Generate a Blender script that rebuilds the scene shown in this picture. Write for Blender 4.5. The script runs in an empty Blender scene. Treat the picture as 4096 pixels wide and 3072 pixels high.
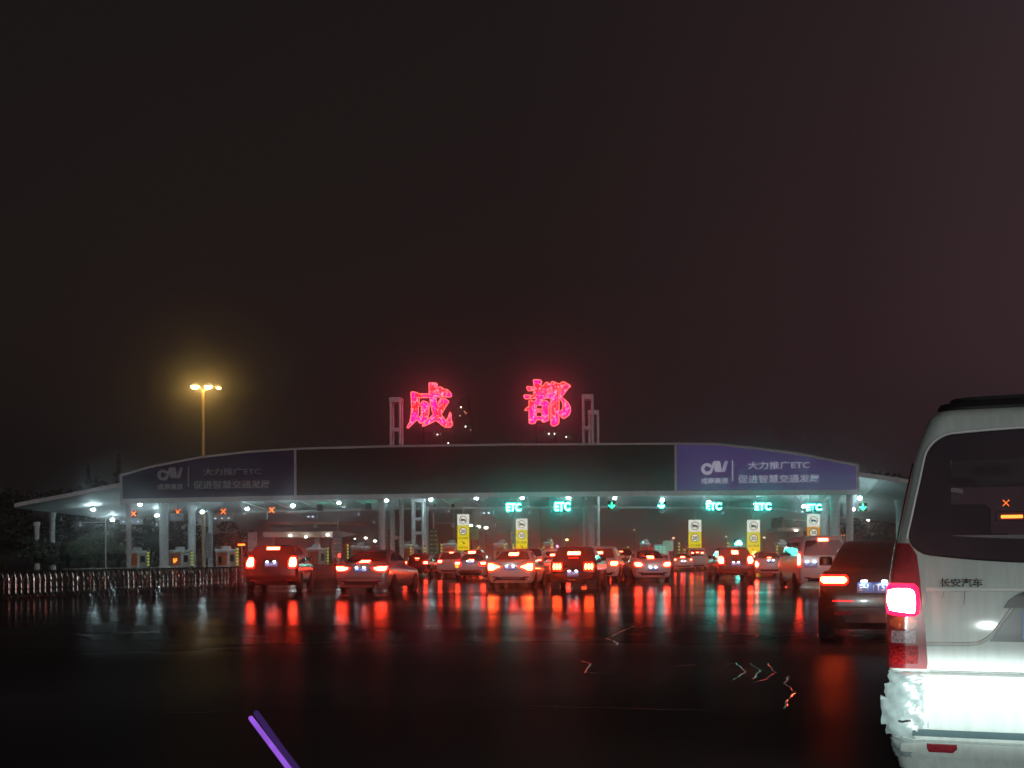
import bpy, bmesh, math, random
from math import sin, cos, pi, radians, sqrt
from mathutils import Vector, Matrix
random.seed(7)
SC = bpy.context.scene
COL = SC.collection

# ------------------------------------------------------------------ camera
PW, PH = 4096.0, 3072.0            # photograph grid used to measure directions
F = 4814.0                         # focal length on that grid
HY = 2228.0                        # horizon row
CH = 1.2                           # eye height
ROLL = radians(0.28)
cd = bpy.data.cameras.new('camera'); cam = bpy.data.objects.new('camera', cd); COL.objects.link(cam)
cam.matrix_world = Matrix.Translation((0, 0, CH)) @ Matrix.Rotation(pi/2, 4, 'X') @ Matrix.Rotation(-ROLL, 4, 'Z')
cd.sensor_width = 36.0; cd.lens = 36.0*F/PW; cd.shift_y = (HY-PH/2)/PW
cd.clip_start = 0.05; cd.clip_end = 3000
SC.camera = cam

# ------------------------------------------------------------------ sky
w = bpy.data.worlds.new("World"); SC.world = w; w.use_nodes = True
nt = w.node_tree; nt.nodes.clear()
out = nt.nodes.new('ShaderNodeOutputWorld'); bg = nt.nodes.new('ShaderNodeBackground')
sky = nt.nodes.new('ShaderNodeTexSky'); sky.sky_type = 'NISHITA'; sky.sun_disc = False
sky.sun_elevation = radians(-4); sky.sun_rotation = radians(200)
tc = nt.nodes.new('ShaderNodeTexCoord'); sep = nt.nodes.new('ShaderNodeSeparateXYZ')
nt.links.new(tc.outputs['Generated'], sep.inputs[0])
def ramp(nt, sock, stops):
    r = nt.nodes.new('ShaderNodeValToRGB'); e = r.color_ramp.elements
    while len(e) < len(stops): e.new(0.5)
    for k, (p, c) in enumerate(stops): e[k].position = p; e[k].color = (c[0], c[1], c[2], 1)
    if sock is not None: nt.links.new(sock, r.inputs[0])
    return r
def mrange(nt, sock, a, b):
    m = nt.nodes.new('ShaderNodeMapRange'); m.inputs[1].default_value = a; m.inputs[2].default_value = b
    nt.links.new(sock, m.inputs[0]); return m.outputs[0]
# city skyglow: brownish overcast, with a red windscreen veil painted in on the right
gx = ramp(nt, mrange(nt, sep.outputs[0], -0.45, 0.45), [(0, (.0125, .0092, .0090)), (.5, (.0155, .0100, .0100)), (.78, (.0270, .0145, .0165)), (1, (.0450, .0262, .0315))])
gz = ramp(nt, mrange(nt, sep.outputs[2], 0.0, 0.45), [(0, (.85, .85, .95)), (.35, (1.05, 1.0, .98)), (1, (.75, .85, .82))])
mx = nt.nodes.new('ShaderNodeMix'); mx.data_type = 'RGBA'; mx.blend_type = 'MULTIPLY'; mx.inputs[0].default_value = 1
nt.links.new(gx.outputs[0], mx.inputs[6]); nt.links.new(gz.outputs[0], mx.inputs[7])
ad = nt.nodes.new('ShaderNodeMix'); ad.data_type = 'RGBA'; ad.blend_type = 'ADD'; ad.inputs[0].default_value = 0.02
nt.links.new(mx.outputs[2], ad.inputs[6]); nt.links.new(sky.outputs[0], ad.inputs[7])
nt.links.new(ad.outputs[2], bg.inputs[0]); bg.inputs[1].default_value = 1.0
nt.links.new(bg.outputs[0], out.inputs[0])
# faint diffuse night light from the lit plaza behind the viewer
sl = bpy.data.lights.new('night_sun', 'SUN'); sl.energy = 0.42; sl.angle = radians(40); sl.color = (1.0, .90, .88)
so = bpy.data.objects.new('night_sun', sl); COL.objects.link(so)
so.rotation_euler = (radians(74), 0, radians(20))
SC.view_settings.view_transform = 'Standard'; SC.view_settings.look = 'None'
SC.view_settings.exposure = 0.0; SC.view_settings.gamma = 1.0
SC.cycles.use_denoising = True
SC.cycles.sample_clamp_indirect = 4.0
SC.cycles.max_bounces = 8; SC.cycles.volume_bounces = 0
SC.cycles.caustics_reflective = False; SC.cycles.caustics_refractive = False

# ------------------------------------------------------------------ measuring helpers
def unroll(px, py):
    dx, dy = px-PW/2, py-HY
    return PW/2 + dx*cos(ROLL) - dy*sin(ROLL), HY + dx*sin(ROLL) + dy*cos(ROLL)
def at(px, py, Y):
    x, y = unroll(px, py)
    return Vector(((x-PW/2)/F*Y, Y, CH+(HY-y)/F*Y))
A = radians(6.7); CD = 122.0       # plaza yaw and distance
def pl(px, py, t):                 # point of the plaza at depth t behind the front face: (s along it, height)
    x, y = unroll(px, py); d = (x-PW/2)/F
    s = (d*(CD+t*cos(A)) - t*sin(A))/(cos(A)+d*sin(A))
    Y = CD - s*sin(A) + t*cos(A)
    return s, CH+(HY-y)/F*Y
def wl(s, t, z=0.0):
    return Vector((s*cos(A)+t*sin(A), CD-s*sin(A)+t*cos(A), z))
def lerp(a, b, t): return a+(b-a)*t
def interp(x, pts):
    if x <= pts[0][0]: (x0, y0), (x1, y1) = pts[0], pts[1]
    elif x >= pts[-1][0]: (x0, y0), (x1, y1) = pts[-2], pts[-1]
    else:
        for (x0, y0), (x1, y1) in zip(pts, pts[1:]):
            if x0 <= x <= x1: break
    return y0 + (y1-y0)*(x-x0)/(x1-x0)

# ------------------------------------------------------------------ materials
MATS = {}
def pm(name, col, rough=.5, metal=0., noise=.15, scale=3., bump=0., coat=0., trans=0., spec=.5):
    if name in MATS: return MATS[name]
    m = bpy.data.materials.new(name); m.use_nodes = True; n = m.node_tree; b = n.nodes['Principled BSDF']
    b.inputs['Roughness'].default_value = rough; b.inputs['Metallic'].default_value = metal
    b.inputs['Coat Weight'].default_value = coat; b.inputs['Transmission Weight'].default_value = trans
    b.inputs['Coat Roughness'].default_value = .08
    b.inputs['Specular IOR Level'].default_value = spec
    t = n.nodes.new('ShaderNodeTexCoord'); z = n.nodes.new('ShaderNodeTexNoise')
    z.inputs['Scale'].default_value = scale; z.inputs['Detail'].default_value = 5
    n.links.new(t.outputs['Object'], z.inputs['Vector'])
    lo = [max(0, c*(1-noise)) for c in col]; hi = [min(1, c*(1+noise)) for c in col]
    r = ramp(n, z.outputs['Fac'], [(.3, lo), (.7, hi)])
    n.links.new(r.outputs[0], b.inputs['Base Color'])
    if bump > 0:
        bp = n.nodes.new('ShaderNodeBump'); bp.inputs['Strength'].default_value = bump; bp.inputs['Distance'].default_value = .02
        n.links.new(z.outputs['Fac'], bp.inputs['Height']); n.links.new(bp.outputs[0], b.inputs['Normal'])
    MATS[name] = m; return m
def em(name, col, strength, var=.15, scale=12.):
    if name in MATS: return MATS[name]
    m = bpy.data.materials.new(name); m.use_nodes = True; n = m.node_tree; n.nodes.clear()
    o = n.nodes.new('ShaderNodeOutputMaterial'); e = n.nodes.new('ShaderNodeEmission')
    t = n.nodes.new('ShaderNodeTexCoord'); z = n.nodes.new('ShaderNodeTexNoise'); z.inputs['Scale'].default_value = scale
    n.links.new(t.outputs['Object'], z.inputs['Vector'])
    r = ramp(n, z.outputs['Fac'], [(.35, [c*(1-var) for c in col]), (.65, col)])
    n.links.new(r.outputs[0], e.inputs[0]); e.inputs[1].default_value = strength
    n.links.new(e.outputs[0], o.inputs[0]); MATS[name] = m; return m

WHITE = pm('white_paint', (.72, .74, .74), .5, noise=.08)
GREYP = pm('grey_steel_paint', (.66, .67, .68), .5, noise=.15)
CEIL = pm('ceiling_sheet', (.80, .83, .83), .55, noise=.10, scale=.6)
DARKP = pm('dark_board', (.016, .013, .015), .6, noise=.2)
BLACK = pm('black_plastic', (.012, .012, .012), .45, noise=.2)
RUBBER = pm('tyre_rubber', (.010, .010, .010), .8, noise=.3, bump=.2, scale=30)
RIM = pm('wheel_alloy', (.45, .45, .46), .3, .9)
CHROME = pm('stainless_steel', (.47, .45, .42), .18, 1.0, noise=.2, scale=15)
CONC = pm('concrete', (.26, .26, .25), .8, noise=.2, scale=4, bump=.3)
ORANGE = pm('orange_booth_panel', (.55, .12, .05), .5)
YELLOW = pm('yellow_paint', (.70, .50, .02), .5)
GLASSD = pm('dark_glass', (.010, .010, .012), .06, noise=.1, spec=.6)
BARK = pm('bark', (.06, .045, .03), .9, noise=.4, scale=8, bump=.5)
PLATEB = pm('plate_blue', (.10, .20, .50), .4)
PLATEW = pm('plate_white', (.75, .78, .8), .4)
LENSR = pm('red_lens', (.22, .02, .03), .15, noise=.25, scale=40, coat=.6)
LENSC = pm('clear_lens', (.42, .38, .40), .2, noise=.4, scale=60, coat=.5)
LENSO = pm('amber_lens', (.42, .08, .015), .2, noise=.3, scale=40, coat=.5)
E_RED = em('lit_red_lens', (1.0, .004, .004), 9.0, .35, 18)
E_HOT = em('brake_lamp_filament', (1.0, .045, .018), 90.0, .2)
E_HOTY = em('brake_lamp_filament_warm', (1.0, .075, .016), 90.0, .2)
E_LAMP = em('ceiling_lamp_light', (.66, .94, 1.0), 135.0, .05)
E_TEAL = em('teal_led', (.05, 1.0, .80), 42.0, .2, 20)
E_GREEN = em('green_led', (.015, .85, .32), 7.0, .25, 25)
E_REDX = em('red_led', (1.0, .15, .02), 6.0, .6, 9)
E_AMBER = em('amber_led', (1.0, .33, .03), 3.0, .4, 14)
E_SOD = em('sodium_light', (1.0, .60, .15), 110.0, .05)
E_WARM = em('warm_window_light', (1.0, .72, .45), 2.2, .2)
E_WHITE = em('far_white_lamp', (1.0, .93, .80), 14.0, .1)
E_PURP = em('violet_reflection', (.33, .11, .78), 1.0, .2, 60)  # colour of a windscreen reflection, given to an added glowing tube
E_BLUEW = em('far_blue_lamp', (.35, .40, 1.0), 5.0, .1)
E_PLATE = em('plate_lamp', (.85, .92, 1.0), 45.0, .05)
E_SIGNW = em('lit_sign_white', (.92, .93, .82), .78, .04, 2)
E_SIGNY = em('lit_sign_yellow', (.72, .66, .005), .95, .06, 2)
E_SIGNO = em('emissive_sign_orange', (.72, .33, .01), .85, .06, 2)
E_ADV = em('glowing_violet_panel', (.050, .034, .114), .9, .12, .2)  # added glow for the veil's brightness, no lamp behind this panel
E_ADVT = em('glowing_pale_lettering', (.30, .28, .36), 1.0, .05)  # same added glow on its lettering; also the direction sign border
ADV = pm('violet_panel', (.026, .014, .100), .5, noise=.2, scale=.3)
ADVT = pm('pale_lettering', (.42, .40, .45), .5)
TRIM = pm('pale_trim', (.55, .52, .55), .5, noise=.1)
def neon():
    m = bpy.data.materials.new('red_neon_dots'); m.use_nodes = True; n = m.node_tree; n.nodes.clear()
    o = n.nodes.new('ShaderNodeOutputMaterial'); e = n.nodes.new('ShaderNodeEmission')
    t = n.nodes.new('ShaderNodeTexCoord'); z = n.nodes.new('ShaderNodeTexNoise'); z.inputs['Scale'].default_value = 5.5; z.inputs['Detail'].default_value = 1
    z2 = n.nodes.new('ShaderNodeTexNoise'); z2.inputs['Scale'].default_value = .55
    n.links.new(t.outputs['Object'], z.inputs['Vector']); n.links.new(t.outputs['Object'], z2.inputs['Vector'])
    base = ramp(n, z2.outputs['Fac'], [(.46, (1.0, .0015, .17)), (.56, (1.0, .010, .012))])
    hi = ramp(n, z.outputs['Fac'], [(.54, (0, 0, 0)), (.68, (1, 1, 1))])
    mm = n.nodes.new('ShaderNodeMix'); mm.data_type = 'RGBA'; mm.inputs[7].default_value = (1.0, .16, .27, 1)
    n.links.new(hi.outputs[0], mm.inputs[0]); n.links.new(base.outputs[0], mm.inputs[6])
    n.links.new(mm.outputs[2], e.inputs[0]); e.inputs[1].default_value = 3.0
    n.links.new(e.outputs[0], o.inputs[0]); return m
NEON = neon()
E_RIMN = em('neon_outline', (1.0, .10, .08), 3.2, .3, 6)
def asphalt():
    m = bpy.data.materials.new('wet_asphalt'); m.use_nodes = True; n = m.node_tree; b = n.nodes['Principled BSDF']
    t = n.nodes.new('ShaderNodeTexCoord')
    def nz(s, d=4, vec=None):
        z = n.nodes.new('ShaderNodeTexNoise'); z.inputs['Scale'].default_value = s; z.inputs['Detail'].default_value = d
        n.links.new(vec or t.outputs['Object'], z.inputs['Vector']); return z.outputs['Fac']
    big = nz(.12); fine = nz(45.0, 6); grain = nz(160.0, 3)
    n.nodes.remove(b); o = n.nodes['Material Output']
    c = ramp(n, big, [(.35, (.030, .029, .029)), (.65, (.055, .053, .052))])
    df = n.nodes.new('ShaderNodeBsdfDiffuse'); n.links.new(c.outputs[0], df.inputs[0])
    gl = n.nodes.new('ShaderNodeBsdfGlossy'); gl.distribution = 'BECKMANN'
    r = ramp(n, nz(.30, 5), [(.35, (.10, .10, .10)), (.65, (.14, .14, .14))]); n.links.new(r.outputs[0], gl.inputs['Roughness'])
    fz = n.nodes.new('ShaderNodeFresnel'); fz.inputs[0].default_value = 1.33
    pd = ramp(n, nz(.22, 6), [(.34, (.30, .30, .30)), (.66, (.80, .80, .80))])
    mu = n.nodes.new('ShaderNodeMath'); mu.operation = 'MULTIPLY'; pw = n.nodes.new('ShaderNodeMath'); pw.operation = 'POWER'; pw.inputs[1].default_value = 2.6; n.links.new(fz.outputs[0], pw.inputs[0]); n.links.new(pw.outputs[0], mu.inputs[0]); n.links.new(pd.outputs[0], mu.inputs[1])
    sy = n.nodes.new('ShaderNodeSeparateXYZ'); n.links.new(t.outputs['Object'], sy.inputs[0])
    wob = n.nodes.new('ShaderNodeMath'); wob.operation = 'MULTIPLY_ADD'; wob.inputs[1].default_value = 9.0; n.links.new(nz(.16, 6), wob.inputs[0]); n.links.new(sy.outputs[1], wob.inputs[2])
    zone = mrange(n, wob.outputs[0], 18.0, 33.0)
    z2 = ramp(n, zone, [(0, (.45, .45, .45)), (1, (1, 1, 1))]); m2 = n.nodes.new('ShaderNodeMath'); m2.operation = 'MULTIPLY'; n.links.new(mu.outputs[0], m2.inputs[0]); n.links.new(z2.outputs[0], m2.inputs[1]); mu = m2
    rz = ramp(n, zone, [(0, (.20, .20, .20)), (1, (0, 0, 0))]); ra = n.nodes.new('ShaderNodeMath'); ra.operation = 'ADD'; n.links.new(r.outputs[0], ra.inputs[0]); n.links.new(rz.outputs[0], ra.inputs[1]); n.links.new(ra.outputs[0], gl.inputs['Roughness'])
    mixs = n.nodes.new('ShaderNodeMixShader'); n.links.new(mu.outputs[0], mixs.inputs[0]); n.links.new(df.outputs[0], mixs.inputs[1]); n.links.new(gl.outputs[0], mixs.inputs[2])
    n.links.new(mixs.outputs[0], o.inputs[0])
    ma = n.nodes.new('ShaderNodeMath'); ma.operation = 'ADD'; n.links.new(fine, ma.inputs[0]); n.links.new(grain, ma.inputs[1])
    bp = n.nodes.new('ShaderNodeBump'); bp.inputs['Strength'].default_value = .12; bp.inputs['Distance'].default_value = .004
    n.links.new(ma.outputs[0], bp.inputs['Height']); n.links.new(bp.outputs[0], gl.inputs['Normal']); n.links.new(bp.outputs[0], df.inputs['Normal'])
    return m
ASPH = asphalt()
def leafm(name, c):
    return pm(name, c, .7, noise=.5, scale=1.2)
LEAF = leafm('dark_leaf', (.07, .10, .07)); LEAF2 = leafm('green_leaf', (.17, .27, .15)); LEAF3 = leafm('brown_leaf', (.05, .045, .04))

# ------------------------------------------------------------------ mesh helpers
class MB:
    def __init__(s): s.v = []; s.f = []; s.m = Matrix.Identity(4)
    def add(s, vs, fs):
        k = len(s.v); s.v += [s.m @ Vector(p) for p in vs]; s.f += [tuple(i+k for i in f) for f in fs]; return s
    def box(s, c, d, rot=None, taper=1.0):
        hx, hy, hz = d[0]/2, d[1]/2, d[2]/2; R = rot or Matrix.Identity(3); vs = []
        for z in (-1, 1):
            k = taper if z > 0 else 1
            for x, y in ((-1, -1), (1, -1), (1, 1), (-1, 1)): vs.append(Vector(c)+R @ Vector((x*hx*k, y*hy*k, z*hz)))
        return s.add(vs, [(3, 2, 1, 0), (4, 5, 6, 7), (0, 1, 5, 4), (1, 2, 6, 5), (2, 3, 7, 6), (3, 0, 4, 7)])
    def rbox(s, c, d, r=.05):          # box with rounded vertical edges and a chamfered top
        vs = []; N = 4; hx, hy, hz = d[0]/2, d[1]/2, d[2]/2
        def ring(z, ins):
            p = []
            for cx, cy, a0 in ((1, 1, 0), (-1, 1, 90), (-1, -1, 180), (1, -1, 270)):
                for k in range(N+1):
                    a = radians(a0+90*k/N); p.append((c[0]+cx*(hx-r)+(r-ins)*cos(a), c[1]+cy*(hy-r)+(r-ins)*sin(a), c[2]+z))
            return p
        rings = [ring(-hz, r*.4), ring(-hz+r*.4, 0), ring(hz-r*.6, 0), ring(hz, r*.6)]; M = len(rings[0]); f = []
        for a in range(3):
            for k in range(M): f.append((a*M+k, a*M+(k+1) % M, (a+1)*M+(k+1) % M, (a+1)*M+k))
        f.append(tuple(range(3*M, 4*M))); f.append(tuple(reversed(range(M))))
        return s.add([p for q in rings for p in q], f)
    def cyl(s, p0, p1, r0, r1=None, n=12, cap=True):
        r1 = r0 if r1 is None else r1; p0 = Vector(p0); p1 = Vector(p1); d = (p1-p0).normalized()
        u = d.orthogonal().normalized(); v = d.cross(u); vs = []
        for p, r in ((p0, r0), (p1, r1)):
            for k in range(n): a = 2*pi*k/n; vs.append(p+u*r*cos(a)+v*r*sin(a))
        f = [(k, (k+1) % n, n+(k+1) % n, n+k) for k in range(n)]
        if cap: f += [tuple(reversed(range(n))), tuple(range(n, 2*n))]
        return s.add(vs, f)
    def tube(s, pts, r, n=6):
        pts = [Vector(p) for p in pts]; vs = []; M = len(pts); ref = None
        for i, p in enumerate(pts):
            d = (pts[min(i+1, M-1)]-pts[max(i-1, 0)]).normalized()
            if ref is None: ref = d.orthogonal().normalized()
            u = (ref-d*ref.dot(d)).normalized(); ref = u; v = d.cross(u)
            rr = r[i] if isinstance(r, (list, tuple)) else r
            for k in range(n): a = 2*pi*k/n; vs.append(p+u*rr*cos(a)+v*rr*sin(a))
        f = [(i*n+k, i*n+(k+1) % n, (i+1)*n+(k+1) % n, (i+1)*n+k) for i in range(M-1) for k in range(n)]
        f += [tuple(reversed(range(n))), tuple(range((M-1)*n, M*n))]
        return s.add(vs, f)
    def lathe(s, prof, c=(0, 0, 0), n=16):
        vs = []; f = []; M = len(prof)
        for r, z in prof:
            for k in range(n): a = 2*pi*k/n; vs.append((c[0]+r*cos(a), c[1]+r*sin(a), c[2]+z))
        for i in range(M-1):
            for k in range(n): f.append((i*n+k, i*n+(k+1) % n, (i+1)*n+(k+1) % n, (i+1)*n+k))
        f += [tuple(reversed(range(n))), tuple(range((M-1)*n, M*n))]
        return s.add(vs, f)
    def prism(s, poly, y0, y1):        # outline in x,z given thickness along y
        n = len(poly); vs = [(x, y0, z) for x, z in poly]+[(x, y1, z) for x, z in poly]
        f = [tuple(range(n)), tuple(reversed(range(n, 2*n)))]+[(k, n+k, n+(k+1) % n, (k+1) % n) for k in range(n)]
        return s.add(vs, f)
    def build(s, name, mat, parent=None, smooth=None):
        me = bpy.data.meshes.new(name); me.from_pydata(s.v, [], s.f); me.validate()
        bm = bmesh.new(); bm.from_mesh(me); bmesh.ops.recalc_face_normals(bm, faces=bm.faces); bm.to_mesh(me); bm.free()
        for q in (mat if isinstance(mat, list) else [mat]): me.materials.append(q)
        if smooth is not None:
            for p in me.polygons: p.use_smooth = True
            me.set_sharp_from_angle(angle=radians(smooth))
        return link(name, me, parent)
def link(name, me, parent=None):
    o = bpy.data.objects.new(name, me); COL.objects.link(o)
    if parent is not None: o.parent = parent
    return o
def tag(o, label=None, cat=None, group=None, kind=None):
    for k, v in (('label', label), ('category', cat), ('group', group), ('kind', kind)):
        if v: o[k] = v
    return o
def thing(name, label, cat, loc=(0, 0, 0), rz=0., group=None):
    o = bpy.data.objects.new(name, None); o.empty_display_size = .3; COL.objects.link(o)
    o.location = loc; o.rotation_euler = (0, 0, rz); return tag(o, label, cat, group)
def copy_tree(o, parent=None):
    c = o.copy(); COL.objects.link(c)
    if parent is not None: c.parent = parent
    for ch in list(o.children): copy_tree(ch, c)
    return c
def curve_mesh(c):
    o = bpy.data.objects.new('tmp', c); COL.objects.link(o)
    dg = bpy.context.evaluated_depsgraph_get(); me = bpy.data.meshes.new_from_object(o.evaluated_get(dg))
    bpy.data.objects.remove(o); bpy.data.curves.remove(c); return me
TX = {}
def text_mesh(body, wid=None, hei=None, depth=.01, bold=0.):
    """lettering standing in the x,z plane, facing -y, centred, fitted to a width and/or height"""
    k = (body, wid, hei, depth, bold)
    if k in TX: return TX[k]
    c = bpy.data.curves.new('t', 'FONT'); c.body = body; c.offset = bold; c.resolution_u = 3
    me = curve_mesh(c)
    xs = [v.co.x for v in me.vertices]; ys = [v.co.y for v in me.vertices]
    x0, x1, y0, y1 = min(xs), max(xs), min(ys), max(ys)
    sx = wid/(x1-x0) if wid else hei/(y1-y0); sy = hei/(y1-y0) if hei else sx
    bm = bmesh.new(); bm.from_mesh(me)
    for v in bm.verts: v.co = Vector(((v.co.x-(x0+x1)/2)*sx, 0, (v.co.y-(y0+y1)/2)*sy))
    if depth:
        r = bmesh.ops.extrude_face_region(bm, geom=bm.faces[:])
        for e in r['geom']:
            if isinstance(e, bmesh.types.BMVert): e.co.y += depth
    bmesh.ops.recalc_face_normals(bm, faces=bm.faces); bm.to_mesh(me); bm.free(); TX[k] = me; return me
def text(name, body, mat, parent, loc, wid=None, hei=None, depth=.01, bold=0., rz=0.):
    me = text_mesh(body, wid, hei, depth, bold).copy(); me.materials.clear(); me.materials.append(mat)
    o = link(name, me, parent); o.location = loc; o.rotation_euler = (0, 0, rz); return o
def outline_mesh(outer, holes, extrude, bevel=0.):
    c = bpy.data.curves.new('o', 'CURVE'); c.dimensions = '2D'; c.fill_mode = 'BOTH'; c.extrude = extrude; c.bevel_depth = bevel
    for poly in [outer]+holes:
        s = c.splines.new('POLY'); s.points.add(len(poly)-1); s.use_cyclic_u = True
        for p, (x, y) in zip(s.points, poly): p.co = (x, y, 0, 1)
    me = curve_mesh(c); me.transform(Matrix.Rotation(pi/2, 4, 'X')); return me

# ------------------------------------------------------------------ ground
g = MB(); g.add([(-420, -80, 0), (420, -80, 0), (420, 640, 0), (-420, 640, 0)], [(0, 1, 2, 3)])
tag(g.build('ground', ASPH), 'wet black asphalt of the toll plaza reflecting the lights', 'road', kind='structure')
SEAM = pm('wet_seam', (.02, .02, .02), .04, noise=.2, spec=1.0)
j = MB()
def ribbon(mb, pts, wdt, h=.006):
    n = len(pts); vs = []
    for i, p in enumerate(pts):
        d = (Vector(pts[min(i+1, n-1)])-Vector(pts[max(i-1, 0)])).normalized(); q = Vector((-d.y, d.x, 0))
        ww = wdt*random.uniform(.6, 1.2)
        for k, zz in ((-1, .001), (-.4, h), (.4, h), (1, .001)): vs.append(Vector((p[0], p[1], 0))+q*ww*k+Vector((0, 0, zz)))
    mb.add(vs, [(i*4+k, i*4+k+1, i*4+4+k+1, i*4+4+k) for i in range(n-1) for k in range(3)])
for y0, y1, x0, x1 in ((9.3, 9.6, -2.9, -1.2), (9.7, 9.3, .1, 1.6), (17.4, 17.9, -6.5, -3.2), (16.6, 17.0, -3.6, -1), (29, 28, -9, 3), (18.5, 17.7, 1.5, 5), (38.6, 38.0, -7, 6)):
    ribbon(j, [(lerp(x0, x1, k/14), lerp(y0, y1, k/14)+random.uniform(-.02, .02)) for k in range(15)], .008, .003)
tag(j.build('road_joints', SEAM, smooth=50), 'thin wet joints running across the asphalt', 'road', kind='structure')
j = MB()
def gp(px, py): p = at(px, py, 1); k = CH/(CH-p.z); return (p.x*k, k)
for line in ([(2540, 2505), (2500, 2520), (2450, 2545), (2420, 2555), (2460, 2565), (2470, 2580)], [(2640, 2510), (2580, 2507), (2540, 2518)],
             [(2330, 2645), (2360, 2655), (2350, 2675), (2340, 2690), (2440, 2697)], [(2900, 2660), (2940, 2652), (2980, 2685), (2960, 2705), (2935, 2720)],
             [(3005, 2655), (3040, 2685), (3015, 2715)], [(3070, 2655), (3100, 2690), (3060, 2720), (3010, 2732)],
             [(3160, 2705), (3140, 2735), (3180, 2770), (3150, 2800), (3135, 2835)], [(2690, 2668), (2780, 2660)]):
    P = [gp(*q) for q in line]; Q = []
    for a, b in zip(P, P[1:]):
        for k in range(4): Q.append((lerp(a[0], b[0], k/4)+random.uniform(-.015, .015), lerp(a[1], b[1], k/4)))
    Q.append(P[-1]); ribbon(j, Q, .011, .004)
tag(j.build('road_cracks', SEAM, smooth=50), 'glossy sealed cracks wriggling over the asphalt', 'road', kind='structure')

# ------------------------------------------------------------------ toll canopy
can = thing('toll_canopy', 'long arched white toll plaza canopy with dark sign fascia spanning all lanes', 'toll canopy', wl(0, 0), -A)
FT = [pl(px, py, 0) for px, py in ((481, 1899), (600, 1864), (806, 1824), (988, 1804), (1185, 1791), (1565, 1781), (2048, 1774), (2698, 1771), (2855, 1772), (3030, 1790), (3202, 1813), (3435, 1858))]
FB = [pl(px, py, 0) for px, py in ((481, 2004), (1185, 1990), (2048, 1978), (2698, 1972), (3435, 1968))]
def ftop(s): return interp(s, FT)
def fbot(s): return interp(s, FB)
SL, SM1, SM2, SR = FT[0][0], pl(1181, 1800, 0)[0], pl(2702, 1800, 0)[0], FT[-1][0]
def panel(s0, s1, y0, y1, ins, top=ftop, bot=fbot, n=24):
    up = [(lerp(s0, s1, k/n), top(lerp(s0, s1, k/n))-ins) for k in range(n+1)]
    dn = [(lerp(s1, s0, k/n), bot(lerp(s1, s0, k/n))+ins) for k in range(n+1)]
    return MB().prism(up+dn, y0, y1)
panel(SL+.25, SM1-.12, -.02, .5, .22).build('advert_panel', ADV, can)['label'] = 'unlit dark violet advert panel'
panel(SM1+.12, SM2-.12, -.02, .5, .22).build('fascia_panel', DARKP, can)['label'] = 'plain black middle panel'
panel(SM2+.12, SR-.25, -.02, .5, .22).build('advert_panel', E_ADV, can)['label'] = 'violet advert panel brightened by an added glow'
tr = MB(); n = 60
for i in range(n):
    a, b = lerp(SL, SR, i/n), lerp(SL, SR, (i+1)/n)
    za, zb = ftop(a), ftop(b)
    tr.add([(a, -.10, za-.22), (b, -.10, zb-.22), (b, -.10, zb), (a, -.10, za), (a, .6, za-.22), (b, .6, zb-.22), (b, .6, zb), (a, .6, za)],
           [(0, 1, 2, 3), (7, 6, 5, 4), (3, 2, 6, 7), (0, 4, 5, 1)])
for s in (SL+.125, SM1, SM2, SR-.125):
    tr.box((s, .25, (ftop(s)-.22+fbot(s)+.22)/2), (.24, .69, ftop(s)-fbot(s)-.44))
tr.build('fascia_trim', TRIM, can)
bb = MB()
for i in range(n):
    a, b = lerp(SL, SR, i/n), lerp(SL, SR, (i+1)/n); za, zb = fbot(a), fbot(b)
    bb.add([(a, -.14, za-.26), (b, -.14, zb-.26), (b, -.14, zb+.22), (a, -.14, za+.22), (a, .7, za-.26), (b, .7, zb-.26), (b, .7, zb+.22), (a, .7, za+.22)],
           [(0, 1, 2, 3), (7, 6, 5, 4), (3, 2, 6, 7), (0, 4, 5, 1)])
bb.build('bottom_beam', TRIM, can)
# ceiling: ruled surface from the front edge to the back edge
TB = 26.0
ZF = [pl(px, py, .9) for px, py in ((40, 2036), (100, 2022), (300, 1986), (477, 1949))]+[(0, 9.6)]+[pl(px, py, .9) for px, py in ((3442, 1908), (3579, 1927), (3900, 1985))]
ZB = [pl(px, py, TB) for px, py in ((130, 2112), (199, 2103), (463, 2080), (643, 2056), (900, 2052), (1300, 2046), (1760, 2036), (2400, 2033), (3000, 2036), (3130, 2041), (3400, 2068), (3700, 2112))]
def zceil(s, t):
    q = (t-.9)/(TB-.9); q = q**.8
    return lerp(interp(s, ZF), interp(s, ZB), q)
S0, S1 = pl(60, 2030, .9)[0], pl(3850, 1975, .9)[0]; NS, NT = 70, 10
def sheet(dz):
    return [(lerp(S0, S1, i/NS), lerp(.72, TB, k/NT), zceil(lerp(S0, S1, i/NS), lerp(.9, TB, k/NT))+dz) for i in range(NS+1) for k in range(NT+1)]
fs = [(i*(NT+1)+k, (i+1)*(NT+1)+k, (i+1)*(NT+1)+k+1, i*(NT+1)+k+1) for i in range(NS) for k in range(NT)]
MB().add(sheet(0), fs).build('ceiling', CEIL, can, smooth=40)
rf = MB(); v1 = sheet(.02); v2 = sheet(.45); rf.add(v2, fs); W1 = NT+1
vs = v1+v2; K = len(v1); ed = []
for i in range(NS): ed += [(i*W1, (i+1)*W1, (i+1)*W1+K, i*W1+K), (i*W1+NT, (i+1)*W1+NT, (i+1)*W1+NT+K, i*W1+NT+K)]
for k in range(NT): ed += [(k, k+1, k+1+K, k+K), (NS*W1+k, NS*W1+k+1, NS*W1+k+1+K, NS*W1+k+K)]
rf.add(vs, ed); rf.build('roof', GREYP, can, smooth=40)
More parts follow.
